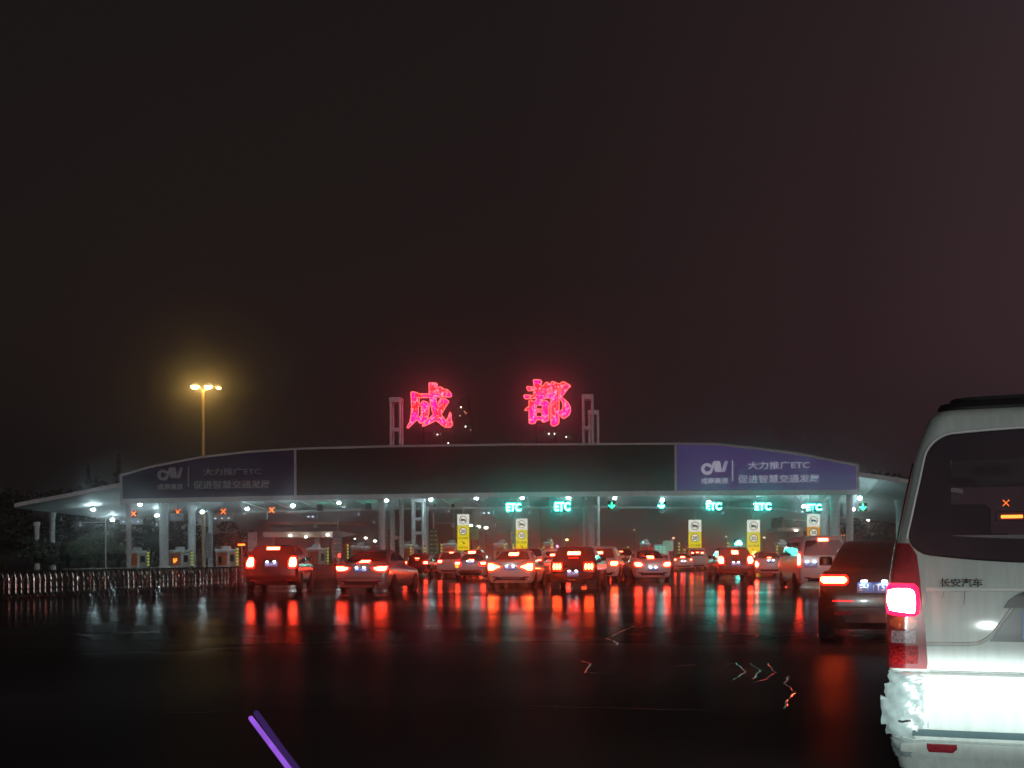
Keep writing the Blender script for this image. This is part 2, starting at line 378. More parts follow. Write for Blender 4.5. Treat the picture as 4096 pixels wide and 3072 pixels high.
# ribs under the ceiling and a back beam
for q in range(-10, 12):
    s = q*3.3; rb = MB()
    pts = [(s, lerp(1.0, TB-.3, k/8), zceil(s, lerp(1.0, TB-.3, k/8))-.03) for k in range(9)]
    for p, r in zip(pts, pts[1:]):
        rb.add([(s-.04, p[1], p[2]-.08), (s+.04, p[1], p[2]-.08), (s+.04, r[1], r[2]-.08), (s-.04, r[1], r[2]-.08), (s-.04, p[1], p[2]+.04), (s+.04, p[1], p[2]+.04), (s+.04, r[1], r[2]+.04), (s-.04, r[1], r[2]+.04)],
               [(0, 1, 2, 3), (0, 4, 5, 1), (1, 5, 6, 2), (2, 6, 7, 3), (3, 7, 4, 0)])
    rb.build('ceiling_rib', CEIL, can)
bk = MB(); sa, sb = pl(1000, 2040, 24)[0], pl(3150, 2040, 24)[0]
for i in range(40):
    a, b = lerp(sa, sb, i/40), lerp(sa, sb, (i+1)/40)
    bk.box(((a+b)/2, 24.2, interp((a+b)/2, ZB)+.55), (b-a-.03, .3, 1.25))
bk.build('back_beam', CEIL, can)
# columns
def column(px, t, r, z1=None):
    s, _ = pl(px, 2200, t); z = zceil(s, t) if z1 is None else z1
    m = MB(); m.lathe([(r*1.25, 0), (r*1.25, .35), (r, .4), (r, z-.7), (r*1.5, z-.12), (r*1.5, z+.05)], (s, t, 0), 20)
    return m.build('column', GREYP, can, smooth=40)
for px, t, r in ((515, 1.6, .27), (656, 9.5, .50), (768, 17, .46), (842, 22.5, .3), (1527, 1.6, .36), (1704, 23.2, .34), (2364, 1.6, .36),
                 (3399, 1.6, .36), (3340, 9.5, .52), (3298, 17, .46), (210, 9, .3), (148, 17, .28), (3600, 9, .4)):
    column(px, t, r)
# twin post masts that carry the place name over the roof
def mast(px0, px1, t, pytop, rungs, zmax=None):
    s0 = pl(px0, 2200, t)[0]; s1 = pl(px1, 2200, t)[0]; zt = pl((px0+px1)/2, pytop, t)[1] if zmax is None else zmax
    m = MB(); r = .13
    for s in (s0+r, s1-r):
        m.cyl((s, t, 0), (s, t, zt-.02), r, n=14); m.cyl((s, t+1.2, 0), (s, t+1.2, zt-.02), r, n=10)
    for z in rungs: m.box(((s0+s1)/2, t, z), (s1-s0-4*r+.06, .22, .34)); m.box(((s0+s1)/2, t+1.2, z), (s1-s0-4*r+.06, .2, .3))
    m.box(((s0+s1)/2, t+.6, zt-.15), (s1-s0, 1.5, .5))
    return m.build('mast_frame', GREYP, can, smooth=40)
zt1 = pl(1580, 1718, 4)[1]
mast(1560, 1607, 4, 1593, (1.5, 3.3, 6.5, 7.6, zt1)); mast(1647, 1696, 14, 0, (.9, 2.3, 4.0, 5.6), 7.9)
mast(2330, 2376, 4, 1581, (1.5, 3.4, 5.0, 6.9, pl(2350, 1711, 4)[1])); mast(2354, 2398, 14, 1644, (1.6, 3.6, 5.2, 6.8, 12))
# writing on the two advert panels
def advert(x0, yc, mat, base):
    S = lambda px, py: pl(px, py, 0)
    def tx(nm, body, px0, px1, py0, py1, bold):
        s0, z0 = S(px0, py1); s1, z1 = S(px1, py0)
        text(nm, body, mat, can, ((s0+s1)/2, base, (z0+z1)/2), s1-s0, z1-z0, .05, bold)
    tx('lettering', '大力推广ETC', *[x0[0], x0[1], yc[0], yc[1]], .008)
    tx('lettering', '促进智慧交通发展', x0[2], x0[3], yc[2], yc[3], .008)
    tx('lettering', '成南高速', x0[4], x0[5], yc[4], yc[5], .02)
    ex0, ex1, ey0, ey1 = x0[4], x0[5], yc[6], yc[7]
    def E(u, v): return S(lerp(ex0, ex1, u), lerp(ey0, ey1, v))
    m = MB(); N = 22; inn, outr = [], []
    for k in range(N+1):
        a = radians(25+300*k/N); cx, cy = .22, .56
        rr = .20+.02*k/N
        outr.append(E(cx+rr*1.05*cos(a), cy-rr*1.9*sin(a))); inn.append(E(cx+.10*cos(a), cy-.10*2.0*sin(a)))
    for k in range(N): m.prism([outr[k], outr[k+1], inn[k+1], inn[k]], base, base+.05)
    for poly in ([(.30, .97), (.40, .85), (.55, .02), (.46, .02), (.33, .70), (.22, .90)], [(.56, .02), (.70, .02), (.76, .55), (.74, .78), (.53, .78), (.48, .5)],
                 [(.75, .78), (.80, .78), (.93, .02), (.89, .02)], [(.815, .78), (.85, .78), (.965, .02), (.94, .02)], [(.865, .78), (.885, .78), (1.0, .02), (.975, .02)]):
        m.prism([E(*q) for q in poly], base, base+.05)
    m.build('emblem', mat, can)
    a, b = S(x0[6], yc[2]+28), S(x0[6]+4, yc[0]-2)
    MB().box(((a[0]+b[0])/2, base+.03, (a[1]+b[1])/2), (b[0]-a[0], .05, b[1]-a[1])).build('divider_line', mat, can)
advert((814, 1044, 774, 1080, 630, 732, 752), (1870, 1903, 1920, 1957, 1934, 1960, 1869, 1924), ADVT, -.075)
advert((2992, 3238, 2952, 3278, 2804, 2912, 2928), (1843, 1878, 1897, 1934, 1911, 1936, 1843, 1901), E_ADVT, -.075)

# the two big red characters of the place name
def character(name, label, outer, holes, ox, oy):
    T = 3.0; k = 1/5.53
    P = lambda q: pl(ox+q[0]*k, oy+q[1]*k, T)
    pts = [P(q) for q in outer]; hs = [[P(q) for q in h] for h in holes]
    cs = sum(p[0] for p in pts)/len(pts); cz = min(p[1] for p in pts)
    lo = lambda L: [(x-cs, z-cz) for x, z in L]
    root = thing(name, label, 'neon sign', wl(cs, T, cz), -A, 'red neon characters on the canopy roof')
    me = outline_mesh(lo(pts), [lo(h) for h in hs], .12); me.materials.append(NEON); link('letter_face', me, root)
    rim = MB()
    for L in [lo(pts)]+[lo(h) for h in hs]:
        L = [(x, -.14, z) for x, z in L]; rim.tube(L+[L[0]], .055, 5)
    rim.build('tube_outline', E_RIMN, root)
    sp = MB()
    for x in (-1.0, 1.0):
        zb = ftop(cs+x)-cz-.6
        sp.cyl((x, .5, zb), (x, .5, 3.4), .05, n=8); sp.cyl((x, .5, 3.2), (x, .12, 3.2), .04, n=6)
    sp.cyl((-1, .5, .4), (1, .5, .4), .04, n=6); sp.build('support_frame', DARKP, root)
character('neon_character', 'red neon character with a sweeping hook, above the left half of the canopy roof',
    [(800, 495), (850, 488), (930, 505), (975, 530), (1080, 533), (1200, 530), (1205, 400), (1197, 292), (1290, 288), (1370, 300), (1388, 335), (1352, 395), (1450, 375), (1500, 400), (1540, 438), (1590, 430), (1640, 465), (1690, 530), (1700, 575), (1680, 598), (1357, 600), (1372, 720), (1390, 800), (1425, 690), (1450, 630), (1560, 640), (1640, 695), (1625, 730), (1560, 830), (1470, 985), (1540, 1085), (1575, 1115), (1620, 1060), (1645, 980), (1665, 935), (1685, 965), (1690, 1110), (1712, 1160), (1718, 1220), (1670, 1270), (1560, 1265), (1480, 1220), (1360, 1118), (1250, 1170), (1100, 1240), (1055, 1248), (1052, 1225), (1130, 1130), (1230, 1050), (1300, 980), (1265, 900), (1240, 770), (1225, 700), (1215, 610), (985, 618), (980, 745), (1020, 740), (1060, 690), (1130, 700), (1180, 735), (1215, 775), (1198, 800), (1195, 960), (1175, 1050), (1150, 1110), (1090, 1165), (1010, 1180), (980, 1160), (950, 1105), (900, 1130), (820, 1210), (740, 1290), (712, 1280), (730, 1235), (775, 1150), (805, 1000), (815, 800), (805, 600)],
    [[(965, 800), (1030, 800), (1030, 990), (990, 1045), (945, 1045), (965, 950)], [(1352, 425), (1410, 528), (1352, 532)]], 1500, 1480)
character('neon_character', 'red neon character with a boxed left half, above the right half of the canopy roof',
    [(462, 225), (520, 215), (620, 225), (655, 265), (630, 340), (635, 385), (690, 340), (730, 285), (770, 275), (835, 310), (860, 310), (865, 262), (890, 258), (940, 275), (1010, 305), (1060, 305), (1100, 268), (1150, 270), (1280, 345), (1285, 375), (1240, 400), (1150, 520), (1085, 600), (1150, 655), (1230, 730), (1280, 820), (1285, 920), (1250, 1000), (1160, 1065), (1120, 1072), (1080, 1045), (1060, 1000), (1030, 975), (1028, 1160), (1010, 1200), (940, 1240), (870, 1232), (850, 1200), (850, 640), (800, 625), (725, 630), (690, 635), (600, 740), (650, 712), (700, 670), (765, 685), (830, 750), (808, 800), (805, 1115), (700, 1155), (655, 1140), (645, 1103), (527, 1103), (525, 1140), (490, 1185), (410, 1190), (372, 1175), (368, 880), (290, 905), (275, 890), (300, 855), (372, 800), (368, 685), (400, 672), (450, 690), (485, 700), (545, 632), (290, 640), (255, 600), (252, 570), (275, 552), (470, 570), (465, 520), (475, 458), (345, 462), (318, 400), (318, 372), (345, 368), (465, 385), (478, 350)],
    [[(530, 785), (660, 785), (658, 870), (535, 865)], [(530, 930), (655, 935), (655, 1035), (525, 1035)], [(1030, 385), (1078, 385), (1065, 520), (1045, 620), (1110, 730), (1120, 840), (1090, 890), (1030, 915)], [(858, 415), (858, 500), (800, 505), (742, 590), (728, 590), (765, 530)]], 2050, 1480)

# ------------------------------------------------------------------ ceiling lamps
LAMPS = [(373, 2039, 8, 'at the far left end of the arched ceiling'), (450, 2080, 20, 'low at the far left, deep under the ceiling'), (560, 2019, 6, 'right of the dark front left column'), (629, 2062, 18, 'left of the thick grey left column'),
    (809, 2048, 13, 'between the second and third red cross signals'), (989, 2036, 13, 'between the third and fourth red cross signals'), (1172, 2023, 13, 'right of the fourth red cross signal'), (1356, 2012, 13, 'between the two black signal boxes'),
    (1546, 2003, 13, 'beside the front column left of the twin post masts'), (1723, 1999, 13, 'right of the white twin post mast'), (1906, 1994, 13, 'above the first yellow toll sign'), (2089, 1993, 13, 'just right above the first teal lettering sign'), (2273, 1993, 13, 'just right above the second teal lettering sign'),
    (2459, 1994, 13, 'above the small green arrow'), (2649, 2001, 13, 'above the bright teal arrow'), (2836, 2008, 13, 'touching the third teal lettering sign'), (3022, 2016, 13, 'touching the fourth teal lettering sign'),
    (3215, 2026, 13, 'left of the fifth teal lettering sign'), (3439, 1993, 2.4, 'below the right end of the violet advert'), (3412, 2038, 13, 'low between the right columns')]
def make_lamp(px, py, t, where):
    s, z = pl(px, py, t); zc = zceil(s, t)
    r = thing('ceiling_lamp', 'bright white ceiling lamp '+where, 'ceiling lamp', wl(s, t, z), -A, 'lamps under the toll canopy')
    top = max(.35, min(zc-z, 2.5))
    MB().cyl((0, 0, .28), (0, 0, top), .03, n=6).box((0, 0, .3), (.22, .22, .12)).build('bracket', GREYP, r)
    MB().lathe([(.10, .30), (.15, .26), (.17, .15), (.02, .14)], n=16).build('shade', GREYP, r, smooth=40)
    MB().lathe([(.02, -.11), (.11, -.095), (.19, -.04), (.215, .02), (.19, .07), (.12, .125), (.02, .135)], n=16).build('bulb', E_LAMP, r, smooth=60)
for q in LAMPS: make_lamp(*q)

# ------------------------------------------------------------------ lane signals
TS = 11.0
def xsign(px, py, t, size, label):
    s, z = pl(px, py, t)
    r = thing('lane_signal', label, 'lane signal', wl(s, t, z), -A, 'red cross lane signals')
    MB().box((0, .09, 0), (size, .16, size)).build('housing', BLACK, r)
    m = MB(); w_ = size*.11
    for sg in (1, -1):
        for k in (-1, 1):
            m.box((k*.0, -.012, 0), (size*1.12, .02, w_), Matrix.Rotation(sg*pi/4, 3, 'Y'))
            break
    m.build('red_cross', E_REDX, r)
    MB().cyl((0, .1, size/2), (0, .1, max(size/2+.1, zceil(s, t)-z)), .03, n=6).build('hanger', GREYP, r)
for px, py, lb in ((535, 2055, 'red cross lane signal beside the dark front left column'), (711, 2048, 'red cross lane signal right of the thick grey left column'), (893, 2046, 'red cross lane signal above the arrowed grey box'), (1087, 2040, 'red cross lane signal right of the small pale box, last of the four')):
    xsign(px, py, TS, .72, lb)
xsign(4024, 2012, TS, .8, 'red cross lane signal glimpsed through the rear window of the near van')
def etc(px, py, wpx, hpx, label):
    s, z = pl(px, py, TS); w_ = wpx/F*(CD+TS); h_ = hpx/F*(CD+TS)
    r = thing('lane_sign', label, 'lane sign', wl(s, TS, z), -A, 'lit teal toll lettering signs')
    MB().box((0, .11, 0), (w_*1.12, .2, h_*1.25)).build('housing', BLACK, r)
    text('lettering', 'ETC', E_TEAL, r, (0, -.02, 0), w_, h_, .02, .03)
    MB().cyl((-w_*.3, .11, h_*.6), (-w_*.3, .11, zceil(s, TS)-z), .03, n=6).cyl((w_*.3, .11, h_*.6), (w_*.3, .11, zceil(s, TS)-z), .03, n=6).build('hanger', GREYP, r)
etc(2055, 2029, 58, 32, 'teal lit lettering sign between the first two yellow toll signs, left of the largest glow')
etc(2250, 2026, 62, 34, 'brightest teal lit lettering sign, just left of the grey middle column')
etc(2855, 2025, 60, 28, 'teal lit lettering sign right above the third yellow toll sign')
etc(3052, 2026, 62, 28, 'teal lit lettering sign above the fourth yellow toll sign')
etc(3256, 2029, 56, 24, 'teal lit lettering sign above the orange toll sign')
def arrow(px, py, size, label, mat):
    s, z = pl(px, py, TS)
    r = thing('lane_arrow', label, 'lane signal', wl(s, TS, z), -A, 'green down arrow lane signals')
    MB().box((0, .09, 0), (size*1.1, .16, size*1.1)).build('housing', BLACK, r)
    k = size/2
    m = MB().prism([(-.18*k, .85*k), (.18*k, .85*k), (.18*k, -.2*k), (.85*k, .18*k), (.85*k, -.18*k), (0, -.9*k), (-.85*k, -.18*k), (-.85*k, .18*k), (-.18*k, -.2*k)], -.02, .0)
    m.build('arrow', mat, r)
    MB().cyl((0, .09, size*.55), (0, .09, zceil(s, TS)-z), .03, n=6).build('hanger', GREYP, r)
arrow(2447, 2021, .80, 'small dim green arrow right of the grey middle column', E_GREEN)
arrow(2646, 2022, .80, 'dazzling teal arrow under a ceiling lamp below the advert edge', E_TEAL)
arrow(3452, 2028, .80, 'green arrow at the right end beside the near van', E_GREEN)
# signal boxes for the opposite lanes: their backs face the viewer, their green faces light the ceiling behind
for px, py, lb in ((1280, 2031, 'black signal box above the camera arm, green light on the ceiling behind it'), (1474, 2026, 'black signal box left of the front column, green light behind it'),
                   (1654, 2010, 'black signal box on top of the white twin post mast'), (1812, 2022, 'small black signal box between the mast and the first yellow sign'), (1742, 2022, 'tiny black signal box right of the white mast')):
    s, z = pl(px, py, TS+5); big = .62 if px in (1280, 1474, 1654) else .34
    r = thing('signal_box', lb, 'signal box', wl(s, TS+5, z), -A, 'black signal boxes seen from behind')
    MB().box((0, 0, 0), (big, .35, big*1.2)).build('housing', BLACK, r)
    MB().box((0, .19, 0), (big*.9, .03, big)).build('lit_face', em('green_led_face', (.02, .9, .45), 16.0, .2), r)
    MB().tube([(-big*.3, 0, big*.6), (-big*.3, 0, big*.9), (big*.3, 0, big*.9), (big*.3, 0, big*.6)], .02, 5).cyl((0, 0, big*.9), (0, 0, max(big, zceil(s, TS+5)-z)), .02, n=5).build('hanger', GREYP, r)
# pale hanging boxes (vehicle detectors and light bars)
HB = [(481, 569, 2073, 2098, 'wide pale light box crossing behind the dark front left column', 3), (681, 731, 2056, 2084, 'pale box under the second red cross', 0), (850, 930, 2060, 2084, 'long grey light box with three bulbs under the third red cross', 3), (1050, 1069, 2052, 2076, 'small pale box left of the fourth red cross', 0),
      (1218, 1270, 2052, 2079, 'grey light box with two bulbs under the first black signal box', 2), (1391, 1441, 2045, 2067, 'pale tray shaped box left of the front column', 1), (1751, 1800, 2035, 2053, 'blue grey light box under the green ceiling glow', 1), (1917, 1975, 2042, 2061, 'grey light box with two bulbs right of the first yellow sign', 2),
      (2110, 2130, 2037, 2057, 'small pale box between the two teal lettering signs', 0), (2192, 2206, 2038, 2052, 'tiny pale box left of the brightest teal sign', 0), (2455, 2476, 2034, 2053, 'pale box hanging under the dim green arrow', 0), (2634, 2655, 2034, 2053, 'pale box under the dazzling teal arrow', 0),
      (2815, 2835, 2038, 2055, 'pale box under the third teal lettering sign', 0), (2886, 2901, 2044, 2059, 'small tilted pale box right of the third teal sign', 0), (3002, 3014, 2038, 2056, 'pale box left of the fourth teal sign', 0), (3122, 3136, 2044, 2060, 'small pale box on an arm between the fourth and fifth teal signs', 0), (3186, 3209, 2036, 2056, 'pale box left above the orange toll sign', 0), (3370, 3385, 2014, 2054, 'tall narrow pale box between the right columns', 0)]
for x0, x1, y0, y1, lb, nb in HB:
    t = 9.0; s0, z0 = pl(x0, y1, t); s1, z1 = pl(x1, y0, t); wd, h_ = s1-s0, z1-z0
    r = thing('hanging_box', lb, 'hanging box', wl((s0+s1)/2, t, (z0+z1)/2), -A, 'pale boxes hanging under the canopy')
    MB().rbox((0, 0, 0), (wd, .3, h_), .04).build('housing', pm('pale_blue_box', (.50, .55, .62), .5), r, smooth=40)
    MB().cyl((0, 0, h_/2), (0, 0, max(h_/2+.1, zceil((s0+s1)/2, t)-(z0+z1)/2)), .025, n=6).box((0, 0, h_/2+.04), (wd*1.1, .35, .05)).build('hanger', GREYP, r)
    for k in range(nb):
        MB().rbox(((k-(nb-1)/2)*wd*.33+(wd*.4 if nb == 1 else 0), -.17, -.05*h_), (.20 if nb > 1 else .1, .04, .09), .02).build('bulb', em('small_white_led', (.85, .93, 1), 2.2), r)

# ------------------------------------------------------------------ yellow toll signs (emissive panels)
def tollsign(x0, x1, y0, ysp, y1, label, full, face):
    t = -3.0; s0, z1 = pl(x0, y0, t); s1, z0 = pl(x1, y1, t); zs = pl(x0, ysp, t)[1]; wd = s1-s0; sc = (s0+s1)/2
    r = thing('toll_sign', label, 'traffic sign', wl(sc, t), -A, 'toll signs on the island noses')
    MB().cyl((0, .16, 0), (0, .16, z1+.9), .06, n=10).build('pole', GREYP, r, smooth=40)
    MB().rbox((0, .04, (zs+z1)/2), (wd, .14, z1-zs-.02), .05).build('truck_ban_panel', E_SIGNW, r, smooth=40)
    MB().rbox((0, .04, (z0+zs)/2), (wd, .14, zs-z0-.02), .05).build('yellow_panel', face, r, smooth=40)
    ink = pm('sign_ink', (.03, .03, .03), .6)
    def ringm(cz, ra, rb, y):
        m = MB(); N = 28
        for k in range(N):
            a, b = 2*pi*k/N, 2*pi*(k+1)/N
            m.prism([(ra*cos(a), cz+ra*sin(a)), (ra*cos(b), cz+ra*sin(b)), (rb*cos(b), cz+rb*sin(b)), (rb*cos(a), cz+rb*sin(a))], y, y+.012)
        return m
    cz = (zs+z1)/2; R_ = wd*.33
    m = ringm(cz, R_, R_*.88, -.046)
    m.box((0, -.050, cz), (R_*1.85, .008, R_*.13), Matrix.Rotation(radians(38), 3, 'Y'))
    m.box((-.04*wd, -.042, cz+.01), (R_*1.0, .008, R_*.34)); m.box((R_*.50, -.042, cz-.02), (R_*.32, .008, R_*.25))
    m.box((0, -.0415, cz-R_*.22), (R_*1.4, .007, R_*.10))
    for k in (-.5, -.2, .5): m.cyl((k*R_, -.046, cz-R_*.28), (k*R_, -.036, cz-R_*.28), R_*.11, n=10)
    m.build('truck_ban_mark', ink, r)
    cz = zs-wd*.47
    N = 28; MB().prism([(R_*.86*cos(2*pi*k/N), cz+R_*.86*sin(2*pi*k/N)) for k in range(N)], -.040, -.034).build('limit_disc', E_SIGNW, r)
    ringm(cz, R_*1.02, R_*.86, -.046).build('limit_ring', pm('sign_ring', (.10, .09, .07), .6), r)
    text('lettering', '20', ink, r, (0, -.052, cz), R_*1.25, R_*.86, .008, .03)
    if full:
        text('lettering', 'ETC专用', ink, r, (0, -.046, cz-wd*.60), wd*.80, wd*.20, .008, .01)
        k = wd*.16; za = cz-wd*.96
        MB().box((-.15*k, -.042, za+.15*k), (k*1.7, .008, k*.34), Matrix.Rotation(radians(45), 3, 'Y')).prism([(k*.75, za-k*.75), (k*.75, za+k*.3), (-k*.3, za-k*.75)], -.046, -.038).build('arrow', ink, r)
        if full > 1: text('lettering', '客车专用', ink, r, (0, -.046, cz-wd*1.38), wd*.80, wd*.20, .008, .01)
tollsign(1829, 1877, 2057, 2102, 2201, 'clearest yellow toll sign under a white truck ban, left of the teal lettering signs', 2, E_SIGNY)
tollsign(2063, 2110, 2074, 2120, 2217, 'yellow toll sign under a white truck ban, rising behind the white sedan in the middle', 1, E_SIGNY)
tollsign(2754, 2806, 2079, 2128, 2217, 'yellow toll sign under a white truck ban, above the far white minibus', 2, E_SIGNY)
tollsign(2988, 3041, 2079, 2129, 2217, 'yellow toll sign under a white truck ban, right behind the dark upright SUV', 2, E_SIGNY)
tollsign(3228, 3280, 2057, 2107, 2160, 'orange toll sign under a white truck ban, above the white van', 0, E_SIGNO)

# ------------------------------------------------------------------ islands, booths, posts, boards
BOOTHS = [(517, 580, 2206), (685, 755, 2203), (868, 940, 2200), (1050, 1118, 2198), (1232, 1299, 2195), (1403, 1482, 2187), (1605, 1663, 2182), (1778, 1832, 2178), (1979, 2028, 2176), (2177, 2212, 2172), (2560, 2600, 2175), (3103, 3145, 2175)]
BL = ['beside the dark front left column', 'with an amber sign in its window', 'left of the dark SUV', 'hidden behind the dark SUV', 'with a plain front, right of the dark SUV', 'above the roof of the silver sedan', 'behind the twin post masts', 'left of the first yellow sign', 'right of the first yellow sign', 'between the white sedan and the boxy black hatchback', 'behind the white hatchback with a visible alloy wheel', 'between the orange sign and the dark upright SUV']
BT = 15.0
for (x0, x1, y0), lb in zip(BOOTHS, BL):
    s0, z1 = pl(x0, y0, BT); s1 = pl(x1, y0, BT)[0]; sc = (s0+s1)/2; wd = min(s1-s0, 1.75)
    k = thing('toll_island', 'concrete toll island under the booth '+lb, 'toll island', wl(sc, BT-4), -A, 'toll islands between the lanes')
    ns = 6; pts = []
    hw = .95
    for q in range(ns+1):
        a = pi+pi*q/ns; pts.append((hw*cos(a), -12+hw*1.2*sin(a)))
    pts += [(hw, 15), (-hw, 15)]
    m = MB(); n = len(pts); m.add([(x, y, 0) for x, y in pts]+[(x*.97, y, .2) for x, y in pts], [tuple(range(n, 2*n))]+[(i, (i+1) % n, n+(i+1) % n, n+i) for i in range(n)])
    m.build('kerb', CONC, k)
    r = thing('toll_booth', 'orange and white toll booth '+lb, 'toll booth', wl(sc, BT, .2), -A, 'toll booths on the islands')
    h_ = z1-.2; dp = 2.6
    MB().rbox((0, 0, h_/2-.1), (wd*.92, dp, h_-.2), .12).build('cabin', pm('booth_white', (.60, .55, .50), .5), r, smooth=40)
    MB().rbox((0, 0, h_-.06), (wd*1.04, dp*1.06, .32), .14).build('roof', WHITE, r, smooth=40)
    MB().box((-.03, -dp/2-.012, h_*.47), (wd*.70, .02, h_*.74)).build('front_panel', ORANGE, r)
    MB().box((-wd*.12, -dp/2-.03, h_*.42), (wd*.2, .02, h_*.4)).build('front_window', GLASSD, r)
    MB().box((wd*.46+.012, -.3, h_*.52), (.02, dp*.5, h_*.42)).build('side_window', GLASSD, r)
    MB().rbox((.1, -.2, h_+.28), (wd*.5, .7, .36), .05).build('air_conditioner', pm('unit_grey', (.5, .52, .53), .5), r, smooth=40)
    if x0 == 685: text('lettering', '好', E_AMBER, r, (-.05, -dp/2-.06, h_*.40), .55, .62, .02, .03)
POSTS = [(593, 2200, 2274, 1), (768, 2202, 2270, 1), (947, 2193, 2262, 0), (950, 2190, 2262, 1), (1311, 2183, 2235, 0), (1391, 2180, 2232, 0), (1643, 2172, 2215, 0), (1699, 2180, 2212, 0), (1766, 2168, 2222, 0), (1848, 2186, 2220, 0), (1914, 2187, 2216, 0), (2018, 2165, 2195, 0), (2053, 2166, 2198, 0), (2174, 2188, 2218, 0), (2207, 2163, 2205, 0), (2512, 2184, 2215, 0), (2716, 2168, 2225, 0), (2738, 2188, 2222, 0), (2912, 2170, 2206, 0), (3108, 2172, 2222, 0), (3144, 2196, 2245, 0), (3195, 2192, 2225, 0)]
PLB = ['beside the first orange booth', 'in front of the second thick left column', 'hidden edge of the third booth', 'left above the dark SUV', 'right of the plain fronted booth', 'left of the booth above the silver sedan', 'on the foot of the white twin post mast', 'at the foot of the teal lit rear column', 'left of the first yellow sign', 'under the first yellow sign', 'right of the first yellow sign', 'left of the second yellow sign', 'touching the second yellow sign', 'left of the booth beside the boxy hatchback', 'right of the booth beside the boxy hatchback', 'between the white SUV and the white hatchback', 'left of the third yellow sign', 'just left below the third yellow sign', 'above the dark upright SUV', 'left of the booth near the orange sign', 'above the low white sedan', 'left of the white van']
for (px, y0, y1, big), lb in zip(POSTS, PLB):
    t = 4.0; s, z1 = pl(px, y0, t); rr = .11 if big else .085
    o = thing('marker_post', 'yellow and black banded marker post '+lb, 'marker post', wl(s, t, .2), -A, 'banded marker posts on the islands')
    MB().cyl((0, 0, 0), (0, 0, z1-.2), rr, n=10).build('post', BLACK, o, smooth=40)
    m = MB(); z = .25
    while z < z1-.3: m.cyl((0, 0, z), (0, 0, z+.17), rr+.012, n=10); z += .33
    m.build('reflective_bands', em('reflector_glow', (.95, .80, .28) if not big else (.62, .72, .16), .75), o, smooth=40)  # bands emit, so their reflected shine is put into the colour
def board(x0, x1, y0, y1, mat, rowm, label, t=6.0, pole=True, rows=6):
    s0, z1 = pl(x0, y0, t); s1, z0 = pl(x1, y1, t); wd, h_ = s1-s0, z1-z0
    r = thing('lane_board', label, 'information board', wl((s0+s1)/2, t), -A, 'tall lane boards on the islands')
    MB().rbox((0, 0, (z0+z1)/2), (wd, .16, h_), .06).build('board_panel', mat, r, smooth=40)
    m = MB()
    for k in range(rows):
        for sx in (-.24, .24): m.rbox((sx*wd, -.09, z1-h_*(k+.6)/rows), (wd*.30, .03, h_/rows*.22), .01)
    m.build('printed_rows', rowm, r)
    MB().cyl((0, .12, 0), (0, .12, z1+(.9 if pole else 0)), .05, n=8).build('pole', GREYP, r, smooth=40)
GRB = pm('green_board', (.05, .22, .12), .5); BLB = pm('blue_grey_board', (.34, .42, .48), .5); ROW = pm('board_print', (.75, .82, .80), .4)
board(822, 848, 2133, 2232, BLB, ROW, 'striped blue grey lane board against the third left column', rows=9)
board(992, 1029, 2131, 2205, pm('pale_board', (.55, .58, .60), .5), pm('pale_board_print', (.40, .43, .46), .5), 'plain pale lane board above the left lamp of the dark SUV', pole=False, rows=2)
board(1331, 1368, 2129, 2230, BLB, ROW, 'blue grey lane board left of the silver sedan roof')
board(1553, 1589, 2118, 2180, GRB, ROW, 'green lane board half hidden by the twin posts', rows=4)
board(1718, 1753, 2115, 2218, GRB, ROW, 'tall green lane board right of the white twin post mast')
board(1880, 1915, 2106, 2160, pm('mint_board', (.18, .42, .28), .5), pm('mint_print', (.24, .5, .34), .5), 'mint green lane board directly right of the first yellow sign', rows=2)
board(2042, 2060, 2117, 2182, BLB, ROW, 'narrow pale lane board left of the second yellow sign', rows=3)
# camera arms
def camera_arm(xp, y0, ybase, xa, ya, label, t=7.0):
    s, z = pl(xp, y0, t); sa, za = pl(xa, ya, t)
    r = thing('camera_arm', label, 'camera arm', wl(s, t), -A, 'camera arms over the lanes')
    MB().cyl((0, 0, 0), (0, 0, z+.5), .07, n=10).build('pole', WHITE, r, smooth=40)
    MB().cyl((0, 0, za), (sa-s, 0, za), .045, n=8).build('arm', WHITE, r, smooth=40)
    MB().rbox((sa-s, -.1, za-.28), (.26, .5, .34), .04).build('camera_housing', pm('camera_white', (.70, .74, .74), .4), r, smooth=40)
camera_arm(1352, 2085, 2200, 1260, 2096, 'white camera arm with housing above the fifth booth')
camera_arm(422, 2086, 2285, 320, 2090, 'thin camera arm far left before the bright green tree')
camera_arm(818, 2090, 2260, 733, 2100, 'camera arm between the two rear left columns')
camera_arm(1733, 2070, 2200, 1813, 2093, 'camera arm right of the tall green lane board')
camera_arm(1530, 2080, 2200, 1494, 2077, 'camera arm crossing the front column')
camera_arm(2056, 2080, 2200, 1977, 2091, 'thin long camera arm left of the second yellow sign')
